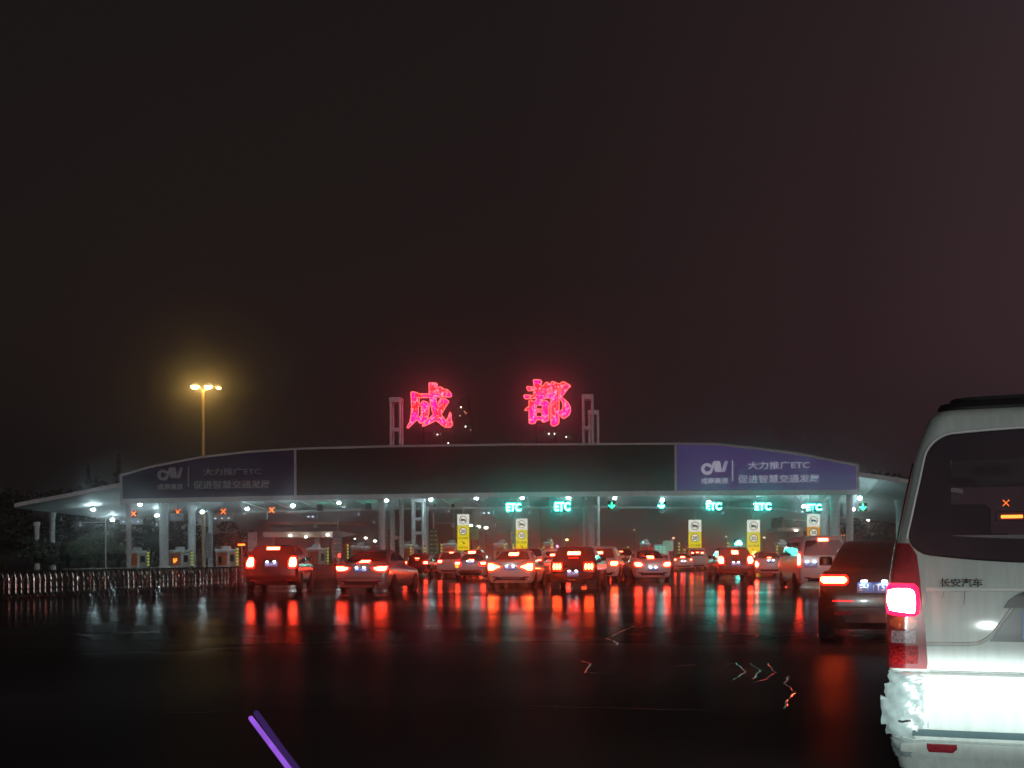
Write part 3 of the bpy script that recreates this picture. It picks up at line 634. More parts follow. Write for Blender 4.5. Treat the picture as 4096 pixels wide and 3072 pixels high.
# yellow warning beacon between the right lanes
s, z = pl(3020, 2216, -4); r = thing('warning_beacon', 'glowing amber warning beacon below the fourth yellow sign', 'warning light', wl(s, -4), -A)
MB().cyl((0, 0, 0), (0, 0, z-.2), .05, n=8).build('pole', GREYP, r, smooth=40)
MB().lathe([(.05, -.28), (.2, -.22), (.27, -.05), (.27, .08), (.16, .22), (.02, .27)], (0, 0, z), 14).build('beacon_lens', em('amber_beacon', (1.0, .52, .05), 9.0), r, smooth=50)
s, z = pl(966, 2179, 2); r = thing('barrier_light', 'small orange lit bar light left above the dark SUV', 'warning light', wl(s, 2), -A)
MB().cyl((0, .1, 0), (0, .1, z), .04, n=8).build('pole', GREYP, r, smooth=40)
MB().rbox((0, 0, z), (.78, .12, .18), .05).build('light_bar', em('orange_bar', (1.0, .22, .02), 4.0), r, smooth=40)
MB().box((0, .11, z+.02), (1.1, .06, .5)).build('housing', BLACK, r)
s, z = pl(2815, 2250, -9); r = thing('crash_barrier', 'yellow and black striped crash block right of the far white minibus', 'crash barrier', wl(s, -9), -A)
MB().rbox((0, 0, .55), (.7, .9, 1.1), .12).build('block', YELLOW, r, smooth=40)
st = MB()
for q in range(3): st.box((0, -.46, .25+q*.36), (.72, .02, .13), Matrix.Rotation(radians(38), 3, 'Y'))
st.build('black_stripes', BLACK, r)
MB().rbox((.6, 0, .3), (.34, .3, .6), .06).build('bollard', pm('orange_bollard', (.5, .16, .08), .5), r, smooth=40)
# red lane light box right of the fifth booth
s, z = pl(1357, 2222, 2); r = thing('lane_light', 'small red lit box left behind the silver sedan', 'warning light', wl(s, 2), -A)
MB().box((0, .1, z/2), (.1, .1, z)).build('pole', GREYP, r); MB().rbox((0, 0, z), (.52, .2, .66), .06).build('housing', pm('pink_housing', (.35, .20, .20), .5), r)
MB().rbox((.04, -.11, z), (.3, .04, .42), .06).build('red_face', em('red_face', (1, .07, .05), 3.0), r)

# ------------------------------------------------------------------ stainless folding gates
def gate(p0, p1, h, n, label, face=None):
    p0 = Vector(p0); p1 = Vector(p1); d = (p1-p0); L = d.length; ang = math.atan2(d.y, d.x)
    r = thing('folding_gate', label, 'folding gate', p0, ang, 'stainless folding gates')
    wdt = .42; base = None
    m = MB()
    pts = [(0, -wdt/2-.10, .03), (0, -wdt/2-.07, .10), (0, -wdt/2, .17), (0, -wdt/2, h*.72)]
    for k in range(7):
        a = pi-pi*k/6; pts.append((0, wdt/2*cos(a), h*.74+.26*h*sin(a)))
    pts += [(0, wdt/2, h*.72), (0, wdt/2, .17), (0, wdt/2+.07, .10), (0, wdt/2+.10, .03)]
    m.tube(pts, .024, 7); m.tube([(0, -wdt/2, h*.30), (0, wdt/2, h*.30)], .016, 6); m.tube([(0, -wdt/2, h*.72), (0, wdt/2, h*.72)], .016, 6)
    m.cyl((-.02, -wdt/2-.10, .045), (.02, -wdt/2-.10, .045), .045, n=10); m.cyl((-.02, wdt/2+.10, .045), (.02, wdt/2+.10, .045), .045, n=10)
    base = m.build('gate_frame', CHROME, r, smooth=40)
    for k in range(1, n+1):
        o = base.copy(); COL.objects.link(o); o.parent = r; o.location = (L*k/n, random.uniform(-.03, .03), 0); o.rotation_euler = (0, 0, random.uniform(-.15, .15))
    for yy in (-wdt/2-.035, wdt/2+.035):
        lk = MB()
        for k in range(n):
            a, b = L*k/n, L*(k+1)/n
            lk.tube([(a, yy, h*.30), (b, yy, h*.70)], .011, 5); lk.tube([(a, yy, h*.70), (b, yy, h*.30)], .011, 5)
            lk.tube([(a, yy, h*.50), ((a+b)/2, yy, h*.88), (b, yy, h*.5)], .011, 5)
        lk.build('scissor_links', CHROME, r, smooth=40)
    en = MB(); en.rbox((L+.2, 0, h*.5), (.34, wdt, h*.92), .08); en.rbox((L+.24, 0, .12), (.55, wdt*1.3, .24), .1)
    en.build('motor_head', pm('gate_head', (.55, .53, .52), .25, .8), r, smooth=40)
ga = gp(-40, 2398); gb = gp(965, 2346)
gate((ga[0], ga[1], 0), (gb[0], gb[1], 0), .84, 54, 'long folding gate of shiny arched bars closing the left lanes')
ga = gp(1250, 2322); gb = gp(1345, 2320)
gate((ga[0], ga[1], 0), (gb[0], gb[1], 0), .84, 16, 'short folding gate between the dark SUV and the silver sedan')

# ------------------------------------------------------------------ street lamp on the left
D_ = 155; p = at(812, 1560, D_); s_top = p.z
r = thing('street_lamp', 'tall sodium street lamp glowing yellow above the left end of the canopy', 'street lamp', (p.x, D_, 0))
MB().cyl((0, 0, 0), (0, 0, s_top), .28, .17, 12).build('pole', pm('sodium_tinted_pole', (.72, .52, .20), .5), r, smooth=40)  # yellow of the sodium light is painted into the pole colour
for px, py, sz in ((780, 1545, 1.0), (834, 1545, .95), (875, 1551, .55)):
    q = at(px, py, D_); dx, dz = q.x-p.x, q.z
    MB().tube([(0, 0, s_top-.3), (dx*.5, 0, dz+.1), (dx, 0, dz+.25)], .06, 6).build('arm', GREYP, r, smooth=40)
    hd = MB().lathe([(.05, .38), (.35, .3), (.58*sz, .02), (.60*sz, -.02)], (dx, 0, dz), 14).build('lamp_head', GREYP, r, smooth=40)
    MB().lathe([(.05, -.42*sz), (.38*sz, -.30*sz), (.54*sz, -.04), (.05, -.02)], (dx, -.05, dz+.05), 14).build('bulb', E_SOD, r, smooth=60)
# ------------------------------------------------------------------ far canopy, building, towers, lights
def far_part(name, mat, root, x0, x1, y0, y1, D, dep, dy=0.):
    a, b = at(x0, y1, D), at(x1, y0, D)
    return MB().box(((a.x+b.x)/2-root.location.x, dep/2+dy, (a.z+b.z)/2), (b.x-a.x, dep, b.z-a.z)).build(name, mat, root)
D_ = 195; p = at(1240, 2200, D_)
r = thing('far_canopy', 'smaller pale canopy of another toll gate seen under the left roof', 'canopy', (p.x, D_, 0))
m = MB(); a = at(1052, 2150, D_); b = at(1370, 2126, D_); c = at(1436, 2138, D_)
z0, z1 = a.z, b.z; X = p.x
m.prism([(a.x-X, z1-.05), (a.x-X+.3, z1), (b.x-X, z1), (c.x-X, c.z), (b.x-X, z0), (a.x-X, z0)], 0, 14)
m.build('roof_slab', pm('far_slab', (.62, .58, .52), .6), r)
far_part('upper_band', pm('far_band', (.34, .14, .12), .6), r, 1053, 1425, 2086, 2098, D_, 14, 1)
for x0, x1 in ((1251, 1271), (1320, 1331), (1080, 1090)): far_part('column', pm('far_slab', (.62, .58, .52), .6), r, x0, x1, 2149, 2235, D_, .8, 2)
for px, py in ((1161, 2142), (1223, 2148), (1310, 2139)):
    q = at(px, py, D_-.6); MB().lathe([(.05, -.16), (.22, -.08), (.25, .05), (.1, .14)], (q.x-X, -.6, q.z), 12).build('lamp', E_WHITE, r, smooth=50)
D_ = 185; p = at(3350, 2200, D_)
r = thing('far_building', 'low two storey building with pale bands behind the right columns', 'building', (p.x, D_, 0))
FBL = pm('far_wall', (.30, .20, .20), .7)
for x0, x1, y0, y1 in ((3132, 3700, 2064, 2078), (3140, 3175, 2078, 2108), (3108, 3700, 2108, 2124), (3199, 3217, 2120, 2230), (3132, 3200, 2082, 2106)):
    far_part('wall', pm('far_wall_pale', (.50, .40, .40), .7) if y1-y0 < 20 else FBL, r, x0, x1, y0, y1, D_, 8, 0 if y1-y0 < 20 else .6)
for k in range(7): far_part('window', pm('far_window', (.22, .14, .17), .4), r, 3415+k*24, 3433+k*24, 2126, 2142, D_, .3, .2)
q = at(3185, 2122, D_-.5); MB().lathe([(.05, -.14), (.25, -.06), (.25, .05), (.05, .12)], (q.x-p.x, -.5, q.z), 10).build('lamp', E_WHITE, r, smooth=50)
TW = pm('tower_wall', (.022, .020, .022), .8, noise=.3, scale=.1)
def tower(x0, x1, ytop, D, wins, label, steps=()):
    p = at((x0+x1)/2, 2200, D); r = thing('tower_block', label, 'tower block', (p.x, D, 0), 0, 'dark tower blocks behind the canopy')
    a, b = at(x0, 2228, D), at(x1, ytop, D); wd = b.x-a.x
    m = MB().box((0, 12, b.z/2), (wd, 24, b.z))
    for q in range(1, int(b.z/3)): m.box((0, -.2, q*3.0), (wd*.98, .4, .35))
    for fx, fw, fz in steps: m.box((fx*wd, 12, b.z+fz/2), (fw*wd, 18, fz))
    m.build('wall', TW, r)
    for px, py, c in wins:
        q = at(px, py, D-.4); MB().box((q.x-p.x, -.35, q.z), (.32, .3, .34)).build('lit_window', c, r)
E_WR = em('red_roof_light', (1, .12, .05), 5.0)
tower(1822, 1886, 1632, 420, [(1844, 1629, E_WHITE), (1858, 1646, E_WARM), (1863, 1652, E_WR), (1840, 1663, E_WARM), (1862, 1706, E_WHITE), (1882, 1720, E_WARM)], 'dark stepped tower block with a few lit windows between the red characters', ((.1, .5, 4), (-.2, .3, 2)))
tower(1700, 1812, 1728, 430, [(1793, 1773, E_WHITE), (1749, 1738, E_WHITE)], 'low wide dark block under the first red character')
tower(2165, 2248, 1728, 430, [(2196, 1735, E_WHITE), (2219, 1735, E_WHITE)], 'dark tower block with two lit windows under the second red character', ((0, .6, 3),))
tower(2252, 2312, 1738, 440, [(2265, 1748, E_WHITE)], 'dark tower block with one lit window beside the right mast')
def far_lamp(px, py, D, mat, label, rad=.22):
    q = at(px, py, D); r = thing('far_street_lamp', label, 'street lamp', (q.x, D, 0), 0, 'distant street lamps behind the plaza')
    MB().cyl((0, .2, 0), (0, .2, q.z+.2), .07, n=6).box((0, .1, q.z+.22), (.5, .5, .08)).build('pole', DARKP, r)
    MB().lathe([(.03, -.2), (rad, -.06), (rad, .08), (.05, .18)], (0, 0, q.z), 10).build('bulb', mat, r, smooth=50)
for a in ((1419, 2153, 220, E_WHITE, 'faint lamp right of the small far canopy', .16), (1463, 2152, 220, E_WHITE, 'yellowish lamp left of the front column', .26), (1500, 2164, 220, E_WHITE, 'brighter lamp just left of the front column', .28), (1557, 2162, 220, E_WHITE, 'tiny lamp right of the front column', .12),
          (1884, 2102, 190, E_WHITE, 'first of three bright lamps right of the first yellow sign', .24), (1914, 2107, 190, E_WHITE, 'second of three bright lamps right of the first yellow sign', .30), (1944, 2111, 190, E_WHITE, 'third of three bright lamps right of the first yellow sign', .32),
          (2268, 2159, 230, em('amber_far', (1, .55, .15), 9.0), 'amber lamp above the boxy black hatchback', .26), (2229, 2185, 230, E_BLUEW, 'blue lamp above the boxy black hatchback', .22), (2537, 2119, 230, E_WARM, 'tiny high lamp right of the grey middle column', .15), (2694, 2152, 230, E_WARM, 'lamp left of the third yellow sign', .24),
          (3057, 2150, 230, E_WARM, 'lamp right of the fourth yellow sign', .22), (2905, 2146, 230, E_WARM, 'tiny lamp left of the fourth yellow sign', .13), (3480, 2080, 170, E_WHITE, 'bright twin lamp beside the near van', .5), (3372, 2142, 200, em('orange_far', (1, .4, .15), 6.0), 'orange lamp right of the thick right column', .22)):
    far_lamp(*a)
def far_led(px, py, D, mat, label, wd, h_):
    q = at(px, py, D); r = thing('far_signal', label, 'lane signal', (q.x, D, 0), 0, 'far green lane signals')
    MB().cyl((0, .3, 0), (0, .3, q.z), .07, n=6).box((0, .2, q.z), (wd*1.2, .2, h_*1.3)).build('pole', DARKP, r)
    MB().prism([(-wd/2, q.z-h_/2), (wd/2, q.z-h_/2), (wd*.3, q.z+h_*.3), (0, q.z+h_/2), (-wd*.3, q.z+h_*.2)], 0, .08).build('lit_face', mat, r)
far_led(2580, 2166, 175, E_TEAL, 'small teal signal above the white hatchback', .6, .4)
far_led(2955, 2170, 175, E_TEAL, 'bright teal signal above the dark upright SUV', 1.1, .65)
# green direction sign beyond the plaza
D_ = 165; p = at(2655, 2200, D_)
r = thing('direction_sign', 'green motorway direction sign in two panels behind the white hatchback', 'road sign', (p.x, D_, 0))
E_GS = em('lit_green_sign', (.06, .30, .20), 1.0, .2, 1)
for x0, x1, y0, y1 in ((2619, 2671, 2180, 2218), (2655, 2693, 2164, 2202)):
    dy = 0 if x0 < 2650 else .3
    far_part('sign_panel', E_GS, r, x0, x1, y0, y1, D_, .12, dy); far_part('sign_border', E_ADVT, r, x0-2, x1+2, y0-2, y1+2, D_, .05, dy+.13)
m = MB()
for k in range(9):
    q = at(2627+(k % 3)*15, 2188+(k//3)*10, D_); m.rbox((q.x-p.x, -.03, q.z), (.36, .04, .24), .03)
m.build('lettering', em('pale_green_letters', (.30, .75, .62), .9), r)
MB().cyl((-.6, .3, 0), (-.6, .3, 3), .1, n=8).cyl((.7, .6, 0), (.7, .6, 3.2), .1, n=8).build('pole', GREYP, r)

# ------------------------------------------------------------------ trees
def leaves(m, c, R, n, size, flat=1.0, rnd=random):
    for _ in range(n):
        while True:
            v = Vector((rnd.uniform(-1, 1), rnd.uniform(-1, 1), rnd.uniform(-1, 1)))
            if v.length < 1: break
        p = Vector(c)+Vector((v.x*R[0], v.y*R[1], v.z*R[2])); sz = size*rnd.uniform(.6, 1.4)
        a = Vector((rnd.gauss(0, 1), rnd.gauss(0, 1), rnd.gauss(0, 1)*flat)).normalized(); b = a.orthogonal().normalized(); k = rnd.uniform(0, 6.28)
        b2 = b*cos(k)+a.cross(b)*sin(k)
        m.add([p-a*sz, p+b2*sz*.45, p+a*sz, p-b2*sz*.45], [(0, 1, 2, 3)])
def tree(x, y, h, wd, label, mat, kind='bush', n=1500, group='trees around the plaza', seed=1):
    rnd = random.Random(seed); r = thing('tree', label, 'tree', (x, y, 0), 0, group)
    m = MB(); c = MB(); th = h*.9
    m.tube([(0, 0, 0), (rnd.uniform(-.1, .1)*wd*.2, 0, h*.35), (rnd.uniform(-.2, .2)*wd*.3, 0, h*.65), (0, 0, th)], [h*.022+.05, h*.018+.04, h*.010+.02, .02], 8)
    if kind == 'pine':
        N = 16
        for k in range(N):
            z = h*lerp(.18, .98, k/N); rad = wd*.5*(1-k/N)**1.15*rnd.uniform(.55, 1.3)+.04
            for q in range(5):
                a = rnd.uniform(0, 6.28); e = (rad*cos(a), rad*sin(a), z+rad*.15*rnd.uniform(-1, 1.2))
                m.tube([(0, 0, z-.1), e], [.05, .015], 4)
                leaves(c, (e[0]*.65, e[1]*.65, e[2]), (rad*.5+.05, rad*.5+.05, h*.03), n//(N*5), .10+.14*(1-k/N), .5, rnd)
    else:
        for k in range(16):
            a = rnd.uniform(0, 6.28); rr = wd*.5*sqrt(rnd.random())*.8; z = h*rnd.uniform(.22, .92); rr *= sqrt(max(.1, 1-((z/h-.5)/.5)**2*.8))
            e = (rr*cos(a), rr*sin(a), z); m.tube([(0, 0, z*.6), (e[0]*.5, e[1]*.5, z*.85), e], [.06, .04, .015], 4)
            leaves(c, e, (wd*.20, wd*.20, h*.12), n//16, .26 if h < 7 else .36, .8, rnd)
    m.build('trunk', BARK, r, smooth=50); c.build('crown', mat, r)
def tp(px, D): return at(px, 2228, D).x
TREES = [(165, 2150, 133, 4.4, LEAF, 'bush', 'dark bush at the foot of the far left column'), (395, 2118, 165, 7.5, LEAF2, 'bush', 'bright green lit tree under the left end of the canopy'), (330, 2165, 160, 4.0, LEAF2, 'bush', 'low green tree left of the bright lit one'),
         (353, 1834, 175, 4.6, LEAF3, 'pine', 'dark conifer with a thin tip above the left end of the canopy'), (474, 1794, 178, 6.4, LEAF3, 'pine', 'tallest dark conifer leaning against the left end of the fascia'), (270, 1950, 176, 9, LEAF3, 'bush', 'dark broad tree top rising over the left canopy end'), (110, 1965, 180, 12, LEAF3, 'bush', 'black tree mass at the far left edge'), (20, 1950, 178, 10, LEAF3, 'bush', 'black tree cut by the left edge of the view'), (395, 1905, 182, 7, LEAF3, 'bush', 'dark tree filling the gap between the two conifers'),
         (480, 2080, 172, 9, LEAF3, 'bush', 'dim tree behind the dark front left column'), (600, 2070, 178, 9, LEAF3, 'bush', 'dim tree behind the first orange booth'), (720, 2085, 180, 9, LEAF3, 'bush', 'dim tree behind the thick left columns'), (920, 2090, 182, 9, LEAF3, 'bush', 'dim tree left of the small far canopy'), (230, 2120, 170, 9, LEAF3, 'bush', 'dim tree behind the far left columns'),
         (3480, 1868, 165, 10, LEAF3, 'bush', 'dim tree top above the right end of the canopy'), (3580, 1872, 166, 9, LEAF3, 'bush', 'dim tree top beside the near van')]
for k, (px, py, D, wd, mt, kd, lb) in enumerate(TREES):
    q = at(px, py, D); tree(q.x, D, q.z, wd, lb, mt, kd, 2600 if kd == 'pine' else 2400, seed=k+3)

# ------------------------------------------------------------------ vehicles
NR, NC, NSD = 7, 9, 14            # points: half rear, corner, side
def half_loop(yr, yf, w, rr, rf, bow):
    """right half outline in plan, from the rear centre to the front centre"""
    p = []
    for k in range(NR+1):
        x = (w-rr)*k/NR; p.append((x, yr+bow*(x/max(w, .01))**2))
    y0 = p[-1][1]; cy = y0+rr
    for k in range(1, NC+1):
        a = pi/2*k/NC; p.append((w-rr+rr*sin(a)**.85 if sin(a) > 0 else w-rr, cy-rr*max(cos(a), 0)**.85))
    fy = yf-bow-rf
    for k in range(1, NSD+1): p.append((w, lerp(cy, fy, k/NSD)))
    for k in range(1, NC+1):
        a = pi/2*k/NC; p.append((w-rf+rf*cos(a), fy+rf*sin(a)))
    for k in range(1, NR+1):
        x = (w-rf)*(1-k/NR); p.append((x, yf-bow*(x/max(w, .01))**2))
    return p
class Shell:
    def __init__(s, levels):
        s.lv = []
        for L in levels:
            zr, zf, yr, yf, w_, rr, rf, bow = L
            h = half_loop(yr, yf, w_, rr, rf, bow)
            s.lv.append([Vector((x, y, lerp(zr, zf, (y-yr)/(yf-yr)))) for x, y in h])
        s.acc = []
        for h in s.lv:
            a = [0.]
            for p, q in zip(h, h[1:]): a.append(a[-1]+(q-p).length)
            s.acc.append(a)
    def _at(s, i, a):
        h, acc = s.lv[i], s.acc[i]; a = min(max(a, 0), acc[-1]-1e-6)
        lo, hi = 0, len(acc)-1
        while hi-lo > 1:
            m = (lo+hi)//2
            if acc[m] <= a: lo = m
            else: hi = m
        t = (a-acc[lo])/max(acc[hi]-acc[lo], 1e-9); return h[lo].lerp(h[hi], t)
    def _aty(s, i, y):             # point of the side at length y
        h = s.lv[i][NR+2:len(s.lv[i])-NR-1]
        for p, q in zip(h, h[1:]):
            if p.y <= y <= q.y: return p.lerp(q, (y-p.y)/max(q.y-p.y, 1e-9))
        return (h[0] if y < h[0].y else h[-1]).copy()
    def _z(s, get, z):
        P = [get(i) for i in range(len(s.lv))]
        for p, q in zip(P, P[1:]):
            if p.z <= z <= q.z and q.z > p.z+1e-5: return p.lerp(q, (z-p.z)/(q.z-p.z))
        return P[0] if z < P[0].z else P[-1]
    def point(s, a, z):
        p = s._z(lambda i: s._at(i, abs(a)), z); return Vector((p.x if a >= 0 else -p.x, p.y, p.z))
    def side(s, sg, y, z):
        p = s._z(lambda i: s._aty(i, y), z); return Vector((sg*p.x, p.y, p.z))
    def body(s, skip=None):
        m = MB(); n = len(s.lv[0]); M = 2*n-2; vs = []
        for h in s.lv:
            for p in h: vs.append(p)
            for p in reversed(h[1:-1]): vs.append(Vector((-p.x, p.y, p.z)))
        fs = []
        for i in range(len(s.lv)-1):
            for k in range(M):
                f = (i*M+k, i*M+(k+1) % M, (i+1)*M+(k+1) % M, (i+1)*M+k)
                if skip:
                    c = sum((vs[q] for q in f), Vector())/4
                    if skip(c): continue
                fs.append(f)
        b = (len(s.lv)-1)*M; cen = sum((vs[b+k] for k in range(M)), Vector())/M
        # roof cap as strips across the width so that it stays smooth
        top = s.lv[-1]
        for k in range(n-1):
            l0, l1 = (b+M-k) % (M) + (0 if (M-k) % M else 0), 0
            i0 = b+k; i1 = b+k+1; j0 = b+(M-k) % M; j1 = b+(M-k-1) % M
            if k == 0: fs.append((i0, i1, j1))
            elif k == n-2: fs.append((i0, i1, j0))
            else: fs.append((i0, i1, j1, j0))
        fs.append(tuple(range(M)))
        return m.add(vs, fs)
    def patch(s, rows, off=.006, nc=8, thick=.02, fn=None, sub=3):
        """panel lying on the shell; rows = (z, a0, a1) from bottom to top"""
        fn = fn or s.point
        if sub > 1:
            R = []
            for p, q in zip(rows, rows[1:]):
                for k in range(sub): R.append(tuple(lerp(p[i], q[i], k/sub) for i in range(3)))
            R.append(rows[-1]); rows = R
        g = [[fn(lerp(a0, a1, k/nc), z) for k in range(nc+1)] for z, a0, a1 in rows]; H = len(g); W_ = nc+1
        def nrm(i, k):
            i0, i1 = max(i-1, 0), min(i+1, H-1); k0, k1 = max(k-1, 0), min(k+1, nc)
            v = (g[i][k1]-g[i][k0]).cross(g[i1][k]-g[i0][k]); return v.normalized() if v.length > 1e-9 else Vector((0, -1, 0))
        N = [[nrm(i, k) for k in range(W_)] for i in range(H)]
        vs = [g[i][k]+N[i][k]*off for i in range(H) for k in range(W_)]+[g[i][k]+N[i][k]*(off-thick) for i in range(H) for k in range(W_)]
        K = H*W_; fs = [(i*W_+k, i*W_+k+1, (i+1)*W_+k+1, (i+1)*W_+k) for i in range(H-1) for k in range(nc)]
        per = [(0, k) for k in range(W_)]+[(i, nc) for i in range(1, H)]+[(H-1, k) for k in range(nc-1, -1, -1)]+[(i, 0) for i in range(H-2, 0, -1)]
        ix = [i*W_+k for i, k in per]
        fs += [(ix[q], ix[q-1], ix[q-1]+K, ix[q]+K) for q in range(len(ix))]
        return MB().add(vs, fs)
def levels(kind, L, W, H):
    w = W/2
    if kind == 'sedan':
        return [(.20, .20, .16, L-.2, w*.86, .25, .3, .03), (.30, .30, .04, L-.06, w*.95, .28, .4, .05), (.52, .50, .0, L, w*.99, .26, .45, .06), (.72, .68, .02, L-.05, w, .24, .5, .06),
                (H*.64, .74, .05, L-.12, w*.975, .22, .5, .06), (H*.69, .80, .12, L-.25, w*.93, .2, .5, .05), (H*.705, .90, .42, L-1.25, w*.86, .2, .3, .05), (H*.715, .93, .55, L-1.32, w*.84, .18, .3, .06),
                (H*.80, H*.80, .86, L-1.55, w*.775, .18, .25, .06), (H*.89, H*.89, 1.20, L-1.85, w*.71, .18, .25, .07), (H*.96, H*.96, 1.58, L-2.12, w*.64, .18, .25, .08), (H*.99, H*.99, 1.95, L-2.35, w*.55, .15, .2, .08), (H, H, 2.3, L-2.55, w*.38, .1, .1, .05)]
    if kind == 'suv':
        return [(.26, .26, .14, L-.2, w*.88, .2, .3, .03), (.38, .38, .03, L-.05, w*.96, .24, .4, .05), (.62, .60, .0, L, w*.995, .24, .4, .05), (.86, .82, .04, L-.04, w, .22, .45, .05),
                (H*.61, .95, .08, L-.1, w*.975, .2, .45, .05), (H*.635, 1.0, .12, L-.9, w*.95, .2, .3, .05), (H*.65, 1.04, .15, L-1.25, w*.93, .18, .3, .05),
                (H*.76, H*.76, .28, L-1.45, w*.87, .18, .25, .06), (H*.88, H*.88, .46, L-1.75, w*.80, .18, .25, .07), (H*.95, H*.95, .62, L-2.0, w*.745, .18, .25, .08), (H*.985, H*.985, .70, L-2.2, w*.66, .18, .2, .08), (H, H, 1.1, L-2.5, w*.45, .1, .1, .05)]
    return [(.24, .24, .12, L-.15, w*.92, .15, .3, .02), (.36, .36, .02, L-.03, w*.97, .16, .3, .03), (.65, .62, .0, L, w, .16, .35, .03), (.95, .90, .01, L-.05, w, .15, .4, .03),
            (1.10, 1.0, .02, L-.25, w*.985, .15, .3, .03), (1.22, 1.15, .04, L-.62, w*.96, .15, .25, .03), (H*.80, H*.80, .10, L-1.0, w*.90, .15, .25, .04), (H*.92, H*.92, .16, L-1.3, w*.835, .16, .25, .05), (H*.97, H*.97, .20, L-1.5, w*.77, .16, .2, .05), (H*.99, H*.99, .28, L-1.7, w*.66, .14, .2, .05), (H, H, .5, L-2.0, w*.45, .1, .1, .03)]
def wheels(root, W, ys, rad, wd=.2):
    for y in ys:
        for sg in (-1, 1):
            x = sg*(W/2-wd/2+.012)
            m = MB(); m.m = Matrix.Translation((x, y, rad)) @ Matrix.Rotation(pi/2, 4, 'Y')
            m.lathe([(rad*.62, -wd/2), (rad*.9, -wd/2), (rad, -wd*.35), (rad, wd*.35), (rad*.9, wd/2), (rad*.62, wd/2)], n=24)
            tyre = m.build('wheel', RUBBER, root, smooth=40)
            m = MB(); m.m = Matrix.Translation((x+sg*wd*.36, y, rad)) @ Matrix.Rotation(pi/2, 4, 'Y')
            m.lathe([(rad*.55, -.01), (rad*.64, -.01), (rad*.64, .012), (rad*.55, .012)], n=24); m.lathe([(.0, -.01), (rad*.16, -.01), (rad*.16, .016), (0, .016)], n=12)
            for k in range(5):
                a = 2*pi*k/5; m.box((rad*.36*cos(a), rad*.36*sin(a), 0), (rad*.44, rad*.13, .02), Matrix.Rotation(a, 3, 'Z'))
            o = m.build('rim', RIM, tyre, smooth=40)
def paint(name, c, rough=.35, metal=.0, coat=.8): return pm('car_paint_'+name, c, rough, metal, noise=.04, coat=coat)
P_BLACK = paint('black', (.007, .006, .007), .25, 0, .3); P_DRED = paint('dark', (.009, .006, .007), .25, 0, .35); P_SILV = paint('silver', (.36, .35, .33), .35, .5); P_WHITE = paint('white', (.66, .67, .64), .4)
P_PALEB = paint('pale_blue', (.45, .52, .57), .35); P_GREY = paint('grey', (.22, .22, .23), .35, .4)
